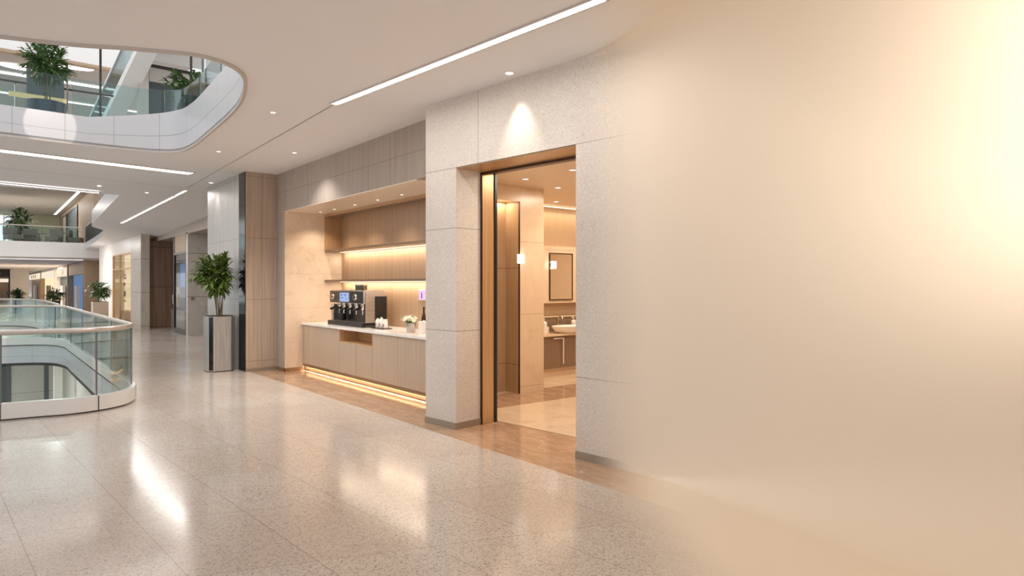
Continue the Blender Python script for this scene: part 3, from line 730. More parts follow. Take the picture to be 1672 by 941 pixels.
# ================================================================== glass balustrades
def balustrade(label, path, panel, curb_h=.2, top=1.02, z0=0, rail=True, curb=True, tint='glass', group='glass balustrades round the voids', at=None):
    root = thing('glass_balustrade', label, 'balustrade', (path[0].x, path[0].y, z0), 0, group)
    org = Vector((path[0].x, path[0].y, 0))
    path = [p - org for p in path]; nn = normals(path)
    def off(a): return [p + n * a for p, n in zip(path, nn)]
    if curb:
        A, B2 = off(-.03), off(.05)
        m = MB(); m.strip([[(a.x, a.y, -.0 + .02), (b.x, b.y, .02), (b.x, b.y, curb_h), (a.x, a.y, curb_h), (a.x, a.y, .02)] for a, b in zip(A, B2)]); m.build('curb', M['curb'], root, 40)
        A2 = off(.02); m = MB(); m.strip([[(a.x, a.y, 0), (b.x, b.y, 0), (b.x, b.y, .02), (a.x, a.y, .02)] for a, b in zip(A, A2)]); m.build('base_trim', M['dark_steel'], root, 40)
    s = arclen(path); n = max(1, round(s[-1] / panel)); gapw = .012
    cuts = [s[-1] * k / n for k in range(n + 1)]
    if at:
        cuts = [0] + sorted(s[min(range(len(path)), key=lambda i: (path[i] + org - Vector((*q, 0))).length)] for q in at) + [s[-1]]
        n = len(cuts) - 1
    fine = resample(path, .05); fs = arclen(fine); fn = normals(fine)
    tops = top - .02
    for k in range(n):
        a, c_ = cuts[k] + gapw, cuts[k + 1] - gapw
        sel = [i for i in range(len(fine)) if a <= fs[i] <= c_]
        if len(sel) < 2: continue
        m = MB(); m.strip([[(q.x, q.y, z) for q, z in ((fine[i] - fn[i] * .005, curb_h - .04), (fine[i] + fn[i] * .007, curb_h - .04), (fine[i] + fn[i] * .007, tops), (fine[i] - fn[i] * .005, tops), (fine[i] - fn[i] * .005, curb_h - .04))] for i in sel])
        m.build('glass_panel', M[tint], root, 30)
    for k in range(1, n):
        t = cuts[k]; i = min(range(len(fine)), key=lambda j: abs(fs[j] - t)); q = fine[i]
        m = MB(); m.tube([(q.x, q.y, .03 if curb else curb_h), (q.x, q.y, tops)], .011, 6)
        m.build('joint', M['glass_edge'], root)
        if curb:
            q2 = q + fn[i] * .05; m = MB(); m.box(q2.x - .006, q2.x + .006, q2.y - .006, q2.y + .006, .02, curb_h); m.build('curb_joint', M['seam'], root)
    if rail: MB().tube([(p.x, p.y, top) for p in fine], .032, 12).build('handrail', M['rail'], root, 60)
    return root
balustrade('curved glass balustrade with round handrail round the nearest floor void', VOID, 1.55, at=[(-4.3, 10), (-3.2, 9.95), (-2.3, 9.8), (-1.45, 9.7), (-.58, 9.6), (.27, 9.54), (1.1, 9.5), (1.58, 10.25), (1.62, 12), (1.62, 13.9), (1.62, 16), (1.62, 18.2), (1.45, 20.3), (.3, 21.1), (-1.5, 21.1), (-3.5, 21.2)])
R2 = catmull([(1.66, 21.9), (1.68, 25), (1.62, 28), (1.3, 30.2), (.4, 31.4), (-2, 31.9), (-6, 32)], 8)
balustrade('farther glass balustrade beyond the void in line with its handrail', R2, 1.8)
# inner faces of the floor void
mb = MB(); ids = mb.strip([[(p.x, p.y, .0), (p.x, p.y, -.45)] for p in VOID])
for r_, s_ in zip(ids, arclen(VOID)): mb.uv[r_[0]] = (s_, .45); mb.uv[r_[1]] = (s_, .05)
struct('trim_13', mb, M['fascia'], 40, label='white slab edge inside the floor void')
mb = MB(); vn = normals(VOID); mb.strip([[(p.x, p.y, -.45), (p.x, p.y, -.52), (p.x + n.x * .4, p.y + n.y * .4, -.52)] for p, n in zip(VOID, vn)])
struct('trim_14', mb, M['black'], 40, label='black trim under the slab edge')
# lower storey
b = MB(); b.box(-9, 9, 33, 33.2, -4.65, -.1); struct('wall_lower_back', b, M['grey_wall'], label='grey stone wall on the lower storey')
b = MB(); b.box(2.6, 2.8, 6, 33, -4.65, -.52); struct('wall_lower_side', b, M['light_wall'], label='pale side wall on the lower storey')
b = MB(); b.box(-9, -8.8, 6, 33, -4.65, -.1); struct('wall_lower_left', b, M['light_wall'], label='pale wall on the lower storey opposite')
for (x0, x1, y, lab) in ((1.95, 2.2, 27.5, 'pale square pillar on the lower storey'),):
    b = MB(); b.box(x0, x1, y, y + .3, -4.65, -.52); struct('wall_lower_pillar', b, M['light_wall'], label=lab)
for (px0, px1, lab) in ((72, 79, 'narrow dark shop opening on the lower storey wall'), (0, 18, 'wide dark shop opening on the lower storey wall')):
    a, c_ = on_y(px0, 620, 32.98), on_y(px1, 620, 32.98)
    sd = thing('shop_opening', lab, 'shop opening', ((a.x + c_.x) / 2, 32.99, -4.65), 0, 'dark openings on the lower storey')
    w = (c_.x - a.x) / 2
    MB().box(-w, w, -.04, 0, 0, 3.3).build('opening', M['dark_room'], sd)
    MB().box(-w - .06, w + .06, -.08, -.0, 3.3, 3.42).build('lintel', M['dark_frame'], sd)
b = MB(); b.box(2.52, 2.58, 21.5, 26, -4.645, -2.2)
o = b.build('shop_glazing', M['dark_room']); tag(o, 'dark glazed shopfront on the lower storey side wall', 'shopfront')

# ================================================================== ceiling lamps
def downlight(p, label, r=.05, mat='led_white', group='recessed ceiling downlights', n=20):
    dl = thing('downlight', label, 'downlight', p, 0, group)
    MB().lathe([(0, -.004), (r * .78, -.004), (r * .78, -.001), (0, -.001)], n=n).build('lens', M[mat], dl)
    MB().lathe([(r * .8, 0), (r, 0), (r, -.008), (r * .8, -.008), (r * .8, 0)], n=n).build('ring', M['white'], dl, 40)
    return dl
for px, py, lab in ((446, 183, 'round recessed downlight between the ceiling opening and the long light strip'), (357, 247, 'round recessed downlight nearest the corner of the ceiling opening'),
                    (481, 249, 'round recessed downlight over the floor before the coffee nook'), (240, 315, 'tiny downlight in the far ceiling behind the cross strip'), (315, 336, 'tiny downlight in the corridor ceiling near the column'),
                    (162, 304, 'tiny downlight at the far edge of the concourse ceiling')):
    p = on_z(px, py, CZ); z = cz(p.y); p = on_z(px, py, z)
    downlight((p.x, p.y, cz(p.y) - .0005), lab, .038 if p.y < 14 else .045)
dlp = on_z(853, 122, CZ)
wl = W(1.50, -.16, CZ - .0005); downlight(wl, 'wall-washing downlight over the washroom doorway', .05)
dcol = Vector((3.55, 13.8, CZ - .0005)); downlight(dcol, 'downlight washing the steel side of the column', .05)
def strip_light(a, c_, w, label, mat='led_white', drop=.004):
    a, c_ = Vector(a), Vector(c_); L = (c_ - a).length; ang = math.atan2(c_.y - a.y, c_.x - a.x)
    st = thing('light_strip', label, 'ceiling light', a, ang, 'linear ceiling light strips')
    slope = (c_.z - a.z) / L
    m = MB(lambda v: Vector((v.x, v.y, v.z + slope * v.x))); m.box(0, L, -w / 2, w / 2, -drop, -.001); m.build('diffuser', M[mat], st)
    m = MB(lambda v: Vector((v.x, v.y, v.z + slope * v.x)))
    m.box(-.02, L + .02, w / 2, w / 2 + .018, -drop - .008, 0); m.box(-.02, L + .02, -w / 2 - .018, -w / 2, -drop - .008, 0); m.box(-.02, 0, -w / 2, w / 2, -drop - .008, 0); m.box(L, L + .02, -w / 2, w / 2, -drop - .008, 0)
    m.build('frame', M['lip'], st)
    return st
strip_light(on_z(546, 169, CZ), on_z(985, -4, CZ), .075, 'long slanting light strip running over the concourse before the stone wall')
strip_light((-4, 11.95, CZ), on_z(312, 283, CZ), .24, 'broad light strip across the ceiling behind the opening')
strip_light((-4, 15.55, CZ - .012), (1.98, 16.65, CZ - .03), .09, 'thin far light strip across the ceiling edge')
strip_light((3.4, 15.2, cz(15.2) - .004), (3.42, 23.6, cz(23.6) - .006), .055, 'light strip along the corridor beyond the column')

# ================================================================== washroom
b = MB(); b.prism([tuple(W(.4, .595))[:2], tuple(W(2.38, .595))[:2], (5.2, 3.4), (10, 3.4), (10, 9.2), (5.42, 9.2), (5.42, 7.0)], 3.0, 3.1); struct('ceiling.003', b, M['rest_wall'], label='warm washroom ceiling')
b = MB(); b.box(5.45, 10, 8.5, 8.62, 0, 3.0); struct('wall_washroom_back', b, M['rest_panel'], label='bronze-toned wall behind the wash basin')
b = MB(); b.box(9.9, 10, 3.4, 8.5, 0, 3.0); struct('wall_washroom_side', b, M['rest_wall'], label='washroom side wall')
b = MB(); b.box(4.95, 10, 3.3, 3.42, 0, 3.0); struct('wall_washroom_near', b, M['rest_wall'], label='washroom wall behind the stone wall')
b = MB(); b.box(6.0, 6.47, 7.1, 8.5, 0, 3.0); struct('wall_washroom_column', b, M['rest_stone'], label='beige marble column inside the washroom')
b = MB(); b.box(5.43, 5.999, 7.4, 7.5, 0, 2.999); struct('wall_washroom_panel', b, M['rest_panel'], label='bronze panel recessed beside the marble column')
b = MB(); b.box(5.43, 5.999, 7.1, 7.25, 2.78, 2.999); struct('wall_washroom_bulkhead', b, M['rest_stone'], label='marble bulkhead over the recessed bronze panel')
b = MB(); b.box(5.985, 6.0, 7.09, 7.11, 0, 2.78); struct('trim_15', b, M['dark_bronze'], label='dark bronze edge of the marble column')
b = MB(); b.box(5.62, 5.635, 7.392, 7.4, 0, 2.78); struct('trim_16', b, M['dark_bronze'], label='dark joint in the recessed bronze panel')
b = MB(); b.box(6.48, 9.9, 8.40, 8.499, 1.25, 2.27); struct('trim_17', b, M['rest_stone'], label='marble panel carrying the mirror')
b = MB(); b.box(5.985, 5.9995, 7.111, 7.4, 0, 2.78); struct('trim_23', b, M['rest_panel'], label='bronze reveal of the marble column')
cv = thing('cove_light', 'glowing cove light along the top of the washroom back wall', 'cove light', (6.48, 8.42, 2.93))
MB().box(0, 3.4, 0, .03, 0, .05).build('diffuser', M['led_warm'], cv); MB().box(0, 3.4, -.02, 0, -.02, .03).build('lip', M['rest_wall'], cv)
cv = thing('cove_light', 'short cove light over the recessed bronze panel', 'cove light', (5.45, 7.3, 2.8))
MB().box(0, .53, 0, .03, 0, .05).build('diffuser', M['led_warm'], cv); MB().box(0, .53, -.03, 0, -.015, .04).build('lip', M['rest_wall'], cv)
ma, mc = on_y(897, 413, 8.39), on_y(934.5, 490, 8.39)
mr = thing('wall_mirror', 'tall narrow mirror in a dark bronze frame above the basin', 'mirror', (ma.x, 8.395, mc.z))
mw, mh = mc.x - ma.x, ma.z - mc.z
MB().box(.02, mw - .02, -.012, 0, .02, mh - .02).build('glass', M['mirror'], mr)
f = MB(); f.box(0, .013, -.02, 0, 0, mh); f.box(mw - .013, mw, -.02, 0, 0, mh); f.box(.013, mw - .013, -.02, 0, 0, .013); f.box(.013, mw - .013, -.02, 0, mh - .013, mh); f.build('frame', M['dark_bronze'], mr)
def sconce(px, py, Y, lab):
    p = on_y(px, py, Y); q = thing('wall_sconce', lab, 'wall lamp', p, 0, 'glowing washroom wall lamps')
    MB().box(-.05, .05, -.05, -.01, -.065, .065).build('shade', M['sconce_glow'], q, bevel=.008); MB().box(-.03, .03, -.01, 0, -.04, .04).build('back_plate', M['bronze'], q)
    MB().box(-.008, .008, -.055, -.0505, -.07, .07).build('bar', M['bronze'], q)
sconce(848, 423, 7.085, 'glowing white wall lamp on the edge of the marble column'); sconce(902, 433, 8.36, 'glowing white wall lamp at the edge of the mirror')
vn_ = thing('vanity_unit', 'taupe vanity cabinet under the wash basin', 'vanity', (6.5, 8.0, 0))
MB().box(0, 3.35, 0, .39, .15, .70).build('cabinet', M['vanity'], vn_)
MB().box(0, 3.35, .06, .39, 0, .15).build('plinth', M['rest_stone'], vn_)
MB().box(0, 3.35, -.05, .39, .701, .74).build('worktop', M['rest_stone'], vn_, bevel=.004)
MB().box(0, 3.35, .36, .39, .7405, 1.0).build('splashback', M['vanity'], vn_)
MB().box(0, 3.35, .34, .395, 1.001, 1.02).build('ledge', M['rest_stone'], vn_)
MB().tube([(1.0, -.03, .66), (1.22, -.03, .66), (1.22, -.03, .22)], .011, 8).build('towel_bar', M['ceramic'], vn_, 40)
bs = thing('wash_basin', 'round white vessel basin on the vanity worktop', 'basin', (7.9, 8.06, .7405))
MB().lathe([(0, 0), (.2, 0), (.27, .03), (.33, .12), (.32, .125), (.26, .05), (.18, .025), (0, .02)], n=40, sy=.6).build('bowl', M['ceramic'], bs, 50)
MB().lathe([(0, .022), (.025, .022), (.025, .028), (0, .028)], n=14).build('drain', M['chrome'], bs, 40)
fc = thing('faucet', 'slim chrome faucet behind the white basin', 'faucet', (7.9, 8.3, .7405))
MB().lathe([(0, 0), (.03, 0), (.03, .012), (.014, .02), (0, .02)], n=16).build('base', M['chrome'], fc, 40)
MB().tube([(0, 0, .01), (0, 0, .24), (0, -.03, .27), (0, -.1, .27), (0, -.12, .24)], .012, 10).build('spout', M['chrome'], fc, 40)
MB().tube([(.0, 0, .2), (.06, 0, .24)], .008, 8).build('lever', M['chrome'], fc, 40)
def dispenser(px, lab, hh, Y=8.12):
    x = on_y(px, 525, Y).x; q = thing('soap_dispenser', lab, 'soap dispenser', (x, Y, .7405), 0, 'soap dispensers by the basin')
    MB().lathe([(0, 0), (.045, 0), (.048, .01), (.048, hh * .72), (.03, hh * .8), (0, hh * .8)], n=20).build('bottle', M['ceramic'], q, 40)
    MB().tube([(0, 0, hh * .8), (0, 0, hh), (-.05, 0, hh)], .009, 8).build('pump', M['ceramic'], q, 40)
dispenser(888.5, 'white pump dispenser standing beside the marble column', .26); dispenser(936.5, 'white pump dispenser standing beside the doorway edge', .25, 8.27)
tb = MB().lathe([(0, 0), (.035, 0), (.04, .1), (.035, .1), (.03, .01), (0, .01)], n=18).build('tumbler', M['ceramic'], None, 40); tb.location = (on_y(898, 525, 8.2).x, 8.28, .7405)
tag(tb, 'small white tumbler between the dispenser and the faucet', 'tumbler')
for px, py, lab in ((858, 292, 'washroom ceiling downlight nearest the bronze door post'), (911, 306, 'washroom ceiling downlight in front of the cove light'), (908, 329, 'washroom ceiling downlight closest to the cove light'), (935, 277, 'washroom ceiling downlight at the doorway edge')):
    p = on_z(px, py, 3.0); downlight((p.x, p.y, 2.9995), lab, .05, group='washroom downlights')

# ================================================================== upper storey behind the near ceiling opening
b = MB(); b.prism([(-9, 11.25), (2.0, 11.25), (2.42, 10.95), (2.44, 16.9), (-9, 16.9)], 3.85, 4.03); struct('floor.004', b, M['light_wall'], label='upper storey floor beyond the ceiling opening')
b = MB(); b.box(2.44, 8, 5.5, 16.9, 4.1, 4.2); struct('floor.005', b, M['light_wall'], label='upper storey floor on the shop side')
balustrade('low curved glass balustrade round the ceiling opening on the upper storey', [Vector((p.x + n.x * .03, p.y + n.y * .03, 0)) for p, n in list(zip(V1, normals(V1)))[52:]], 1.3, 0.03, .55, 4.04, rail=False, curb=False, tint='teal_glass')
b = MB(); b.box(-9, 6, 22.4, 34, 8.0, 8.1); struct('ceiling.004', b, M['taupe_ceiling'], label='taupe ceiling of the upper storey')
b = MB(); b.box(-9, 3.3, 22.2, 22.4, 7.98, 10.6); struct('trim_18', b, M['white'], label='white slab edge of the top storey')
b = MB(); b.box(-9, 3.3, 22.17, 22.41, 7.9, 7.98); struct('trim_19', b, M['tan'], label='warm edge under the top storey slab')
strip_light((-3, 24.9, 7.99), (3.4, 24.6, 7.99), .3, 'broad light strip in the taupe upper storey ceiling')
strip_light((-3, 27.4, 7.99), (5.4, 27.2, 7.99), .2, 'thin light strip in the taupe upper storey ceiling')
for i, (px, py, sx, lab) in enumerate(((35, 110, .7, 'oval ceiling lamp on the upper storey in front of the broad strip'), (115, 108, .8, 'oval ceiling lamp on the upper storey behind the tree crown'))):
    p = on_z(px, py, 7.99); q = thing('oval_ceiling_lamp', lab, 'ceiling lamp', p, 0, 'oval lamps on the upper storey')
    MB().lathe([(0, -.02), (.4, -.02), (.45, 0), (0, 0)], n=28, sx=1.3, sy=.6).build('diffuser', M['led_white'], q)
# kiosk with a gold shelf behind the tree
k0 = on_y(45, 160, 13.4); k1 = on_y(107, 160, 13.4)
ks = thing('shop_kiosk', 'dark glossy kiosk with a gold shelf behind the tree on the upper storey', 'kiosk', (k0.x, 13.4, 4.04))
w = k1.x - k0.x
MB().box(0, w, .25, .4, 0, 1.28).build('back', M['dark_room'], ks)
MB().box(0, w, 0, .25, 0, .62).build('counter', M['blue_dark'], ks)
MB().box(-.25, w + .02, -.02, .25, .70, .722).build('lit_shelf', M['gold'], ks)
for u in (.3, .7): MB().box(w * u, w * u + .02, .1, .12, .62, .7).build('bracket', M['chrome'], ks)
MB().box(w * .1, w * .8, .24, .2499, 1.08, 1.2).build('sign_band', M['bronze'], ks)
def round_pot(r, h, mat):
    def f(root):
        MB().lathe([(0, 0), (r * .85, 0), (r, h), (r * .9, h), (r * .88, h - .02), (0, h - .02)], n=28).build('planter', mat, root, 50)
        MB().lathe([(0, h - .018), (r * .87, h - .018), (0, h - .012)], n=20).build('soil', M['soil'], root)
        return h
    return f
tp = on_y(76, 180, 12.3)
potted('potted_tree', 'bushy tree in a dark planter on the upper storey', (tp.x, 12.3, 4.04), round_pot(.27, .36, M['blue_dark']), .98, .30, .36, 4, 130, .10, 21, M['leaf_dark'], per=10)
tp = on_y(311, 165, 12.2)
potted('potted_shrub', 'green shrub behind the curved teal glass on the upper storey', (tp.x, 12.2, 4.21), round_pot(.25, .25, M['white']), .85, .15, .42, 5, 70, .15, 22, M['leaf_dark'], per=8)
# dark post + handrail of the walkway behind
hr = thing('walkway_railing', 'dark slim handrail with posts behind the tree on the upper storey', 'railing', (-2, 14.1, 4.04))
MB().tube([(0, .1, 1.06), (3.9, -.1, 1.06)], .018, 8).build('handrail', M['dark_frame'], hr, 40)
for px in (163, ):
    x = on_y(px, 160, 14.1).x + 2; MB().tube([(x, -.08, 0), (x, -.08, 2.3)], .02, 8).build('post', M['dark_frame'], hr, 40)
for px in (25, 62):
    x = on_y(px, 160, 14.1).x + 2; MB().tube([(x, 0.03, 0), (x, 0.03, 1.06)], .014, 8).build('post', M['chrome'], hr, 40)
m = MB(); m.box(0, 3.85, .02, .03, .05, 1.0); m.build('glass_panel', M['glass'], hr)
# escalator
ea, ec = on_y(160, 238, 16.6), on_y(243, 70, 13.4)
es = thing('escalator', 'white escalator with glass sides rising on the upper storey', 'escalator', ea, math.atan2(ec.y - ea.y, ec.x - ea.x))
L = math.hypot(ec.x - ea.x, ec.y - ea.y); sl_ = (ec.z - ea.z) / L
shf = lambda v: Vector((v.x, v.y, v.z + sl_ * v.x))
MB(shf).box(0, L, -.16, .16, -.12, .04).build('truss', M['white'], es)
for yy in (-.17, .158):
    m = MB(shf); m.box(0, L, yy, yy + .012, .04, .52); m.build('glass_side', M['teal_glass'], es)
    m = MB(shf); m.box(0, L, yy - .012, yy + .024, .52, .56); m.build('handrail', M['white'], es)
m = MB(shf); m.box(0, L, -.15, .15, .041, .06); m.build('steps', M['steel'], es)
# column, dark shop and bulkhead on the upper storey
a, c_ = on_y(228, 150, 14.3), on_y(243, 150, 14.3)
b = MB(); b.box(a.x, c_.x, 14.3, 14.6, 4.2, 8.0); struct('wall_upper_column', b, M['grey_ceiling'], label='pale column on the upper storey')
a, c_ = on_y(243, 150, 14.5), on_y(300, 150, 14.5)
b = MB(); b.box(a.x, c_.x + .25, 14.5, 14.6, 4.2, on_y(265, 137, 14.5).z); struct('wall_upper_shop', b, M['dark_room'], label='dark shop on the upper storey')
z_ = on_y(265, 137, 14.5).z; zt = on_y(265, 110, 14.45).z
b = MB(); b.box(a.x, c_.x + .35, 14.45, 14.62, z_, zt); struct('wall_upper_bulkhead', b, M['grey_ceiling'], label='grey bulkhead over the upper shop')
b = MB(); b.box(a.x, c_.x + .35, 14.43, 14.449, zt - .04, zt + .02); struct('trim_20', b, M['dark_frame'], label='dark line over the upper shop')
b = MB(); b.box(a.x, c_.x + .35, 14.7, 20, zt + .4, zt + .5); struct('ceiling.005', b, M['grey_ceiling'], label='grey ceiling over the upper shop')
b = MB(); b.prism([(a.x, 13.2), (a.x + .6, 13.0), (a.x + 1.5, 14.6), (a.x, 14.6)], zt + .15, zt + .3); struct('trim_21', b, M['white'], label='white slab corner on the top storey')
for px, Y, lab in ((312, 12.7, 'dark slim post beside the shrub on the upper storey'), (331, 12.9, 'teal glazed post at the edge of the skylight window')):
    p = on_y(px, 150, Y); o = MB().tube([(0, 0, 0), (0, 0, 3.2)], .022, 10).build('slim_post', M['dark_frame'] if px == 312 else M['glass_edge'], None, 40); o.location = (p.x, Y, 4.21)
    tag(o, lab, 'post')
wn = thing('window_1', 'bright daylight curtain window on the upper storey', 'window', (on_y(333, 120, 13.2).x, 13.2, 4.21)); wn['kind'] = 'structure'
MB().box(0, 3.2, 0, .012, 0, 4).build('pane', M['shop_glass'], wn)
for k in range(7): MB().box(k * .5, k * .5 + .03, -.02, .03, 0, 4).build('mullion', M['white'], wn)
for z in (1.1, 1.9, 2.7): MB().box(0, 3.2, -.02, .03, z, z + .025).build('transom', M['white'], wn)

# ================================================================== far end of the concourse
FY = 40.0
b = MB(); b.box(-9, 4.9, FY, FY + .4, 2.97, 3.74); struct('trim_22', b, M['white'], label='white slab edge of the far upper gallery')
b = MB(); b.box(-9, 8, FY + .4, 62, 3.5, 3.72); struct('floor.006', b, M['light_wall'], label='floor of the far upper gallery')
b = MB(); b.box(-9, 8, FY + .4, 112, 2.97, 3.0); struct('ceiling.006', b, M['ceiling'], label='low ceiling over the far shops')
b = MB(); b.box(-9, 8, FY - 1, 62, 6.8, 6.9); struct('ceiling.007', b, M['grey_ceiling'], label='grey ceiling of the far upper gallery')
strip_light((-4, 43.5, 2.968), (4.4, 43.2, 2.968), .5, 'light strip under the far upper gallery')
balustrade('straight glass balustrade along the far upper gallery', [Vector((x * .5 - 6, FY + .1, 0)) for x in range(21)], 1.6, .03, .8, 3.74, curb=False)
b = MB(); b.box(-9, 8, 60, 60.2, 3.72, 6.8); struct('wall_gallery_back', b, M['green_wall'], label='green wall at the back of the far gallery')
wn = thing('window_2', 'bright window at the back of the far gallery', 'window', (on_y(0, 360, 59.9).x - .6, 59.9, 3.9)); wn['kind'] = 'structure'
w = on_y(18, 360, 59.9).x - on_y(0, 360, 59.9).x + .6
MB().box(0, w, 0, .03, 0, 2.75).build('pane', emit('daylight_pane', srgb(232, 242, 250), 1.3), wn)
for k in range(4): MB().box(k * w / 3 - .03, k * w / 3 + .03, -.06, 0, 0, 2.75).build('mullion', M['white'], wn)
b = MB(); b.box(4.6, 4.8, FY + .5, 60, 3.72, 6.8); struct('wall_gallery_shops', b, M['tan'], label='tan shop wall along the far gallery')
for i, (px0, px1, mt, lab) in enumerate(((111, 127, 'dark_frame', 'dark display window on the far gallery beside the tan pier'), (103, 109, 'grey_ceiling', 'pale shopfront with dark frame deeper on the far gallery'))):
    ya_, yb_ = on_x(px0, 360, 4.59).y, on_x(px1, 360, 4.59).y; ya_, yb_ = min(ya_, 59.8), max(yb_, FY + .6)
    q = thing('gallery_shopfront', lab, 'shopfront', (4.6, yb_, 3.73), 0, 'shopfronts on the far gallery')
    MB().box(-.03, 0, 0, ya_ - yb_, .5, 2.7).build('display', M['dark_room'] if i == 0 else M[mt], q)
    f = MB(); f.box(-.06, 0, -.12, 0, 0, 2.8); f.box(-.06, 0, ya_ - yb_, ya_ - yb_ + .12, 0, 2.8); f.box(-.06, 0, 0, ya_ - yb_, 2.7, 2.8); f.build('frame', M['dark_frame'], q)
strip_light((4.2, FY + .6, 6.79), (4.2, 58.5, 6.79), .16, 'light strip along the ceiling of the far gallery')
# tables and seats behind the far glass
def bistro(x, y, lab):
    q = thing('bistro_table', lab, 'table', (x, y, 3.73), 0, 'bistro tables on the far gallery')
    MB().lathe([(0, .72), (.42, .72), (.42, .75), (0, .75)], n=20).build('table_top', M['furniture'], q, 40); MB().tube([(0, 0, .02), (0, 0, .72)], .03, 8).build('pedestal', M['dark_steel'], q, 40); MB().lathe([(0, 0), (.25, 0), (.25, .02), (0, .02)], n=16).build('base', M['dark_steel'], q)
for i, (x, y) in enumerate(((1.6, 44), (2.5, 45.2), (3.4, 44.2))): bistro(x, y, ['bistro table on the far gallery nearest the bright window', 'bistro table on the far gallery amid the others', 'bistro table on the far gallery nearest the dark display window'][i])
def lounge(x, y, rz, lab):
    q = thing('lounge_chair', lab, 'chair', (x, y, 3.73), rz, 'lounge chairs on the far gallery')
    MB().box(-.32, .32, -.3, .3, .2, .44).build('seat', M['furniture'], q, bevel=.03); MB().box(-.32, .32, .22, .34, .44, .85).build('backrest', M['furniture'], q, bevel=.03)
    for sx in (-.27, .27):
        for sy in (-.25, .25): MB().tube([(sx, sy, 0), (sx, sy, .2)], .02, 6).build('leg', M['dark_steel'], q)
for i, (x, y, rz) in enumerate(((1.25, 42.2, .4), (2.1, 43.2, 2.8), (3.0, 42.3, -.5), (4.0, 42.6, 1.2))): lounge(x, y, rz, ['lounge chair on the far gallery nearest the bright window', 'lounge chair on the far gallery turned to the glass', 'lounge chair on the far gallery between two bistro tables', 'lounge chair on the far gallery nearest the tan pier'][i])
tp = on_y(33, 365, 47)
potted('potted_shrub', 'leafy shrub on the far gallery in front of the green wall', (tp.x, 47, 3.73), round_pot(.35, .5, M['dark_frame']), 1.75, .4, .75, 4, 45, .4, 31, M['leaf_dark'], per=7)
# dark bar railing on the slab edge beyond the column
rp = [p for p in EDGE if p.y > 28.0]
br = thing('bar_railing', 'black railing of upright bars on the slab edge above the corridor', 'railing', (rp[0].x, rp[0].y, 3.6))
rq = resample([p - rp[0] for p in rp], .35)
for q in rq[1:]: MB().box(q.x + .04, q.x + .09, q.y - .07, q.y + .07, .012 * q.y - .02, .82 + .012 * q.y).build('bar', M['black'], br)
MB().tube([(q.x + .06, q.y, .85 + .012 * q.y) for q in rq], .03, 8).build('handrail', M['dark_steel'], br, 40)
# far ground-floor shops along the right-hand side
b = MB(); b.box(4.55, 5.6, 44, 44.3, 0, 2.97); struct('wall_far_return', b, M['tan'], label='tan return wall before the far shops')
b = MB(); b.box(5.3, 5.4, 44.3, 110, 0, 2.97); struct('wall_far_shops', b, M['brown_wood'], label='back wall of the far shops')
def far_shop(y0, y1, label, sign, interior, frame):
    q = thing('shopfront', label, 'shopfront', (4.55, y0, 0), 0, 'far shopfronts along the concourse')
    L = y1 - y0
    MB().box(.35, .4, 0, L, 0, 2.9).build('interior', M[interior], q)
    MB().box(0, .4, 0, .35, 0, 2.96).build('pier', M[frame], q)
    MB().box(.06, .3, .35, L, 2.78, 2.96).build('header', M[frame], q)
    MB().box(.06, .3, .35, L, 2.2, 2.78).build('sign_board', M[sign], q)
    if sign != 'tan' and interior != 'warm_glow':
        for k in range(3): MB().box(.03, .059, L * (.4 + .17 * k), L * (.4 + .17 * k) + L * .05, 2.32, 2.66).build('sign_letter', M['tan'], q)
    MB().box(.05, .1, .35, .5, 0, 2.15).build('frame_post', M['dark_frame'], q)
    MB().box(.1, .3, L * .5, L * .65, .0, 1.5).build('display_figure', M['paper'] if interior != 'warm_glow' else M['furniture'], q)
far_shop(44.5, 53.5, 'brown far shopfront with a glowing blue interior', 'tan', 'screen_glow', 'brown_wood')
far_shop(53.6, 63.3, 'far shopfront with white sign and dark doorway', 'sign_glow', 'dark_room', 'tan')
far_shop(63.4, 79.6, 'far shopfront with blank lit sign and cream interior', 'sign_glow', 'warm_glow', 'light_wall')
far_shop(79.7, 101, 'deepest far shopfront with tan piers and lit sign', 'sign_glow', 'tan', 'tan')
a, c_ = on_y(17, 460, 72), on_y(47, 460, 72)
b = MB(); b.box(a.x, c_.x, 72, 73, 0, 2.97); struct('wall_end', b, M['light_wall'], label='white wall closing the concourse')
q = thing('end_shop', 'shop with a black sign board at the end of the concourse', 'shopfront', (a.x, 72.5, 0))
MB().box(-4, -.02, 0, .2, 2.25, 2.95).build('sign_board', M['black'], q)
MB().box(-1.1, -.7, -.02, -.001, 2.5, 2.62).build('sign_lettering', M['paper'], q)
MB().box(-4, -.02, .6, .7, 0, 2.25).build('interior', M['tan'], q)
MB().box(-4, -.02, .58, .599, 1.8, 2.1).build('lit_shelf', M['sign_glow'], q)
MB().box(-.12, -.02, 0, .2, 0, 2.25).build('frame_post', M['dark_frame'], q)
for k in range(5): MB().box(-.5 - k * .55, -.2 - k * .55, .3, .5, 0, 1.0 + .3 * (k % 2)).build('display_stand', M['furniture'], q)
b = MB(); b.box(-9, 9, 111, 111.2, 0, 3); struct('wall_far', b, M['light_wall'], label='far end wall')

# ================================================================== light
wd = bpy.data.worlds.new('world'); S.world = wd; wd.use_nodes = True
bg = wd.node_tree.nodes['Background']; bg.inputs[0].default_value = (.98, .985, 1.0, 1); bg.inputs[1].default_value = 1.25

WARM = (1.0, .80, .58)
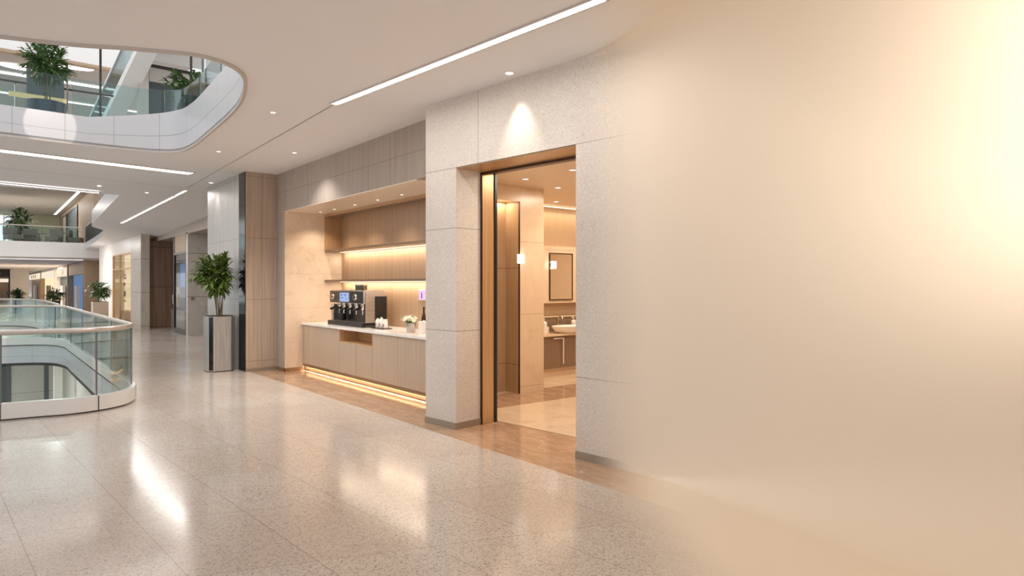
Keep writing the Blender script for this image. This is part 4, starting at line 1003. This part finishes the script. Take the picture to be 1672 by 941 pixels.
# nook: shelf strips, plinth strip, soffit
light('AREA', (5.27, 9.35, 2.188), 20, (1, .85, .66), .05, 4.3)
light('AREA', (5.27, 9.35, 1.623), 20, (1, .85, .66), .05, 4.3)
light('AREA', (CX + .02, 9.35, .098), 40, (1, .87, .7), .016, 4.4)
for y in (7.9, 9.1, 10.3, 11.2): light('SPOT', (4.78, y, NZ - .03), 40, (1, .84, .66), .03, spot=120, blend=.8)
# washroom
for p in ((5.3, 5.3), (6.9, 6.2), (8.2, 7.2)): light('AREA', (p[0], p[1], 2.97), 31, (1, .87, .7), .5)
light('AREA', (8.1, 8.35, 2.9), 12, WARM, 3.2, .1)
light('AREA', (5.7, 7.33, 2.78), 4, WARM, .5, .08)
# washers
o = light('SPOT', W(1.50, -.16, CZ - .03), 44, (1, .86, .72), .02, spot=62, blend=.9); aim(o, W(1.5, -.03, 2.2))
o = light('SPOT', dcol + Vector((0, 0, -.03)), 26, (1, .9, .8), .02, spot=58, blend=.9); aim(o, (3.66, 13.8, 2.4))
o = light('SPOT', (.75, 9.3, 4.9), 100, (1, .9, .8), .01, spot=17, blend=.15); aim(o, (.75, 11.18, 3.86))  # spot added to throw the warm patch onto the fascia
# general ceiling lamps
LC = (1, .96, .92)
def strip_lamp(a, c, w, e):
    a, c = Vector(a), Vector(c); m = (a + c) / 2
    y_ = (c - a).normalized(); x_ = y_.cross(Vector((0, 0, 1))).normalized(); z_ = x_.cross(y_)
    o = light('AREA', m + Vector((0, 0, -.006)), e, LC, w, (c - a).length)
    o.rotation_euler = Matrix((x_, y_, z_)).transposed().to_euler()
strip_lamp(on_z(546, 169, CZ), on_z(985, -4, CZ), .075, 34)
strip_lamp((-4, 11.95, CZ), on_z(312, 283, CZ), .24, 60)
strip_lamp((-4, 15.55, CZ - .012), (1.98, 16.65, CZ - .03), .09, 40)
strip_lamp((3.4, 15.2, cz(15.2) - .004), (3.42, 23.6, cz(23.6) - .006), .055, 80)
for q, e_ in (((446, 183), 60), ((357, 247), 60), ((481, 249), 60)):
    v = on_z(*q, CZ); light('SPOT', (v.x, v.y, CZ - .02), e_ * 2, LC, .04, spot=120, blend=.9)
light('AREA', (2.5, 34, cz(34) - .02), 200, LC, .25)  # fill lamp added to brighten the far corridor, no fixture there
# unseen lamp added to brighten the far end of the long wall
o = light('SPOT', (3.1, -.3, 2.3), 185, (1, .915, .80), .3, spot=92, blend=1.0); aim(o, (4.5, .8, 2.5))
# fill lamps added to brighten the lower storey, far shops and gallery
light('AREA', (-1, 27, -.7), 350, (1, .98, .95), 3)
light('AREA', (3, 60, 2.9), 500, (1, .85, .7), 4)
light('AREA', (2, 50, 6.7), 300, (1, .96, .9), 4)

vs = S.view_settings; vs.view_transform = 'Standard'; vs.look = 'None'; vs.exposure = 0; vs.gamma = 1; vs.use_curve_mapping = False
S.cycles.use_denoising = True
S.cycles.max_bounces = 10; S.cycles.transparent_max_bounces = 24; S.cycles.diffuse_bounces = 5; S.cycles.sample_clamp_indirect = 6
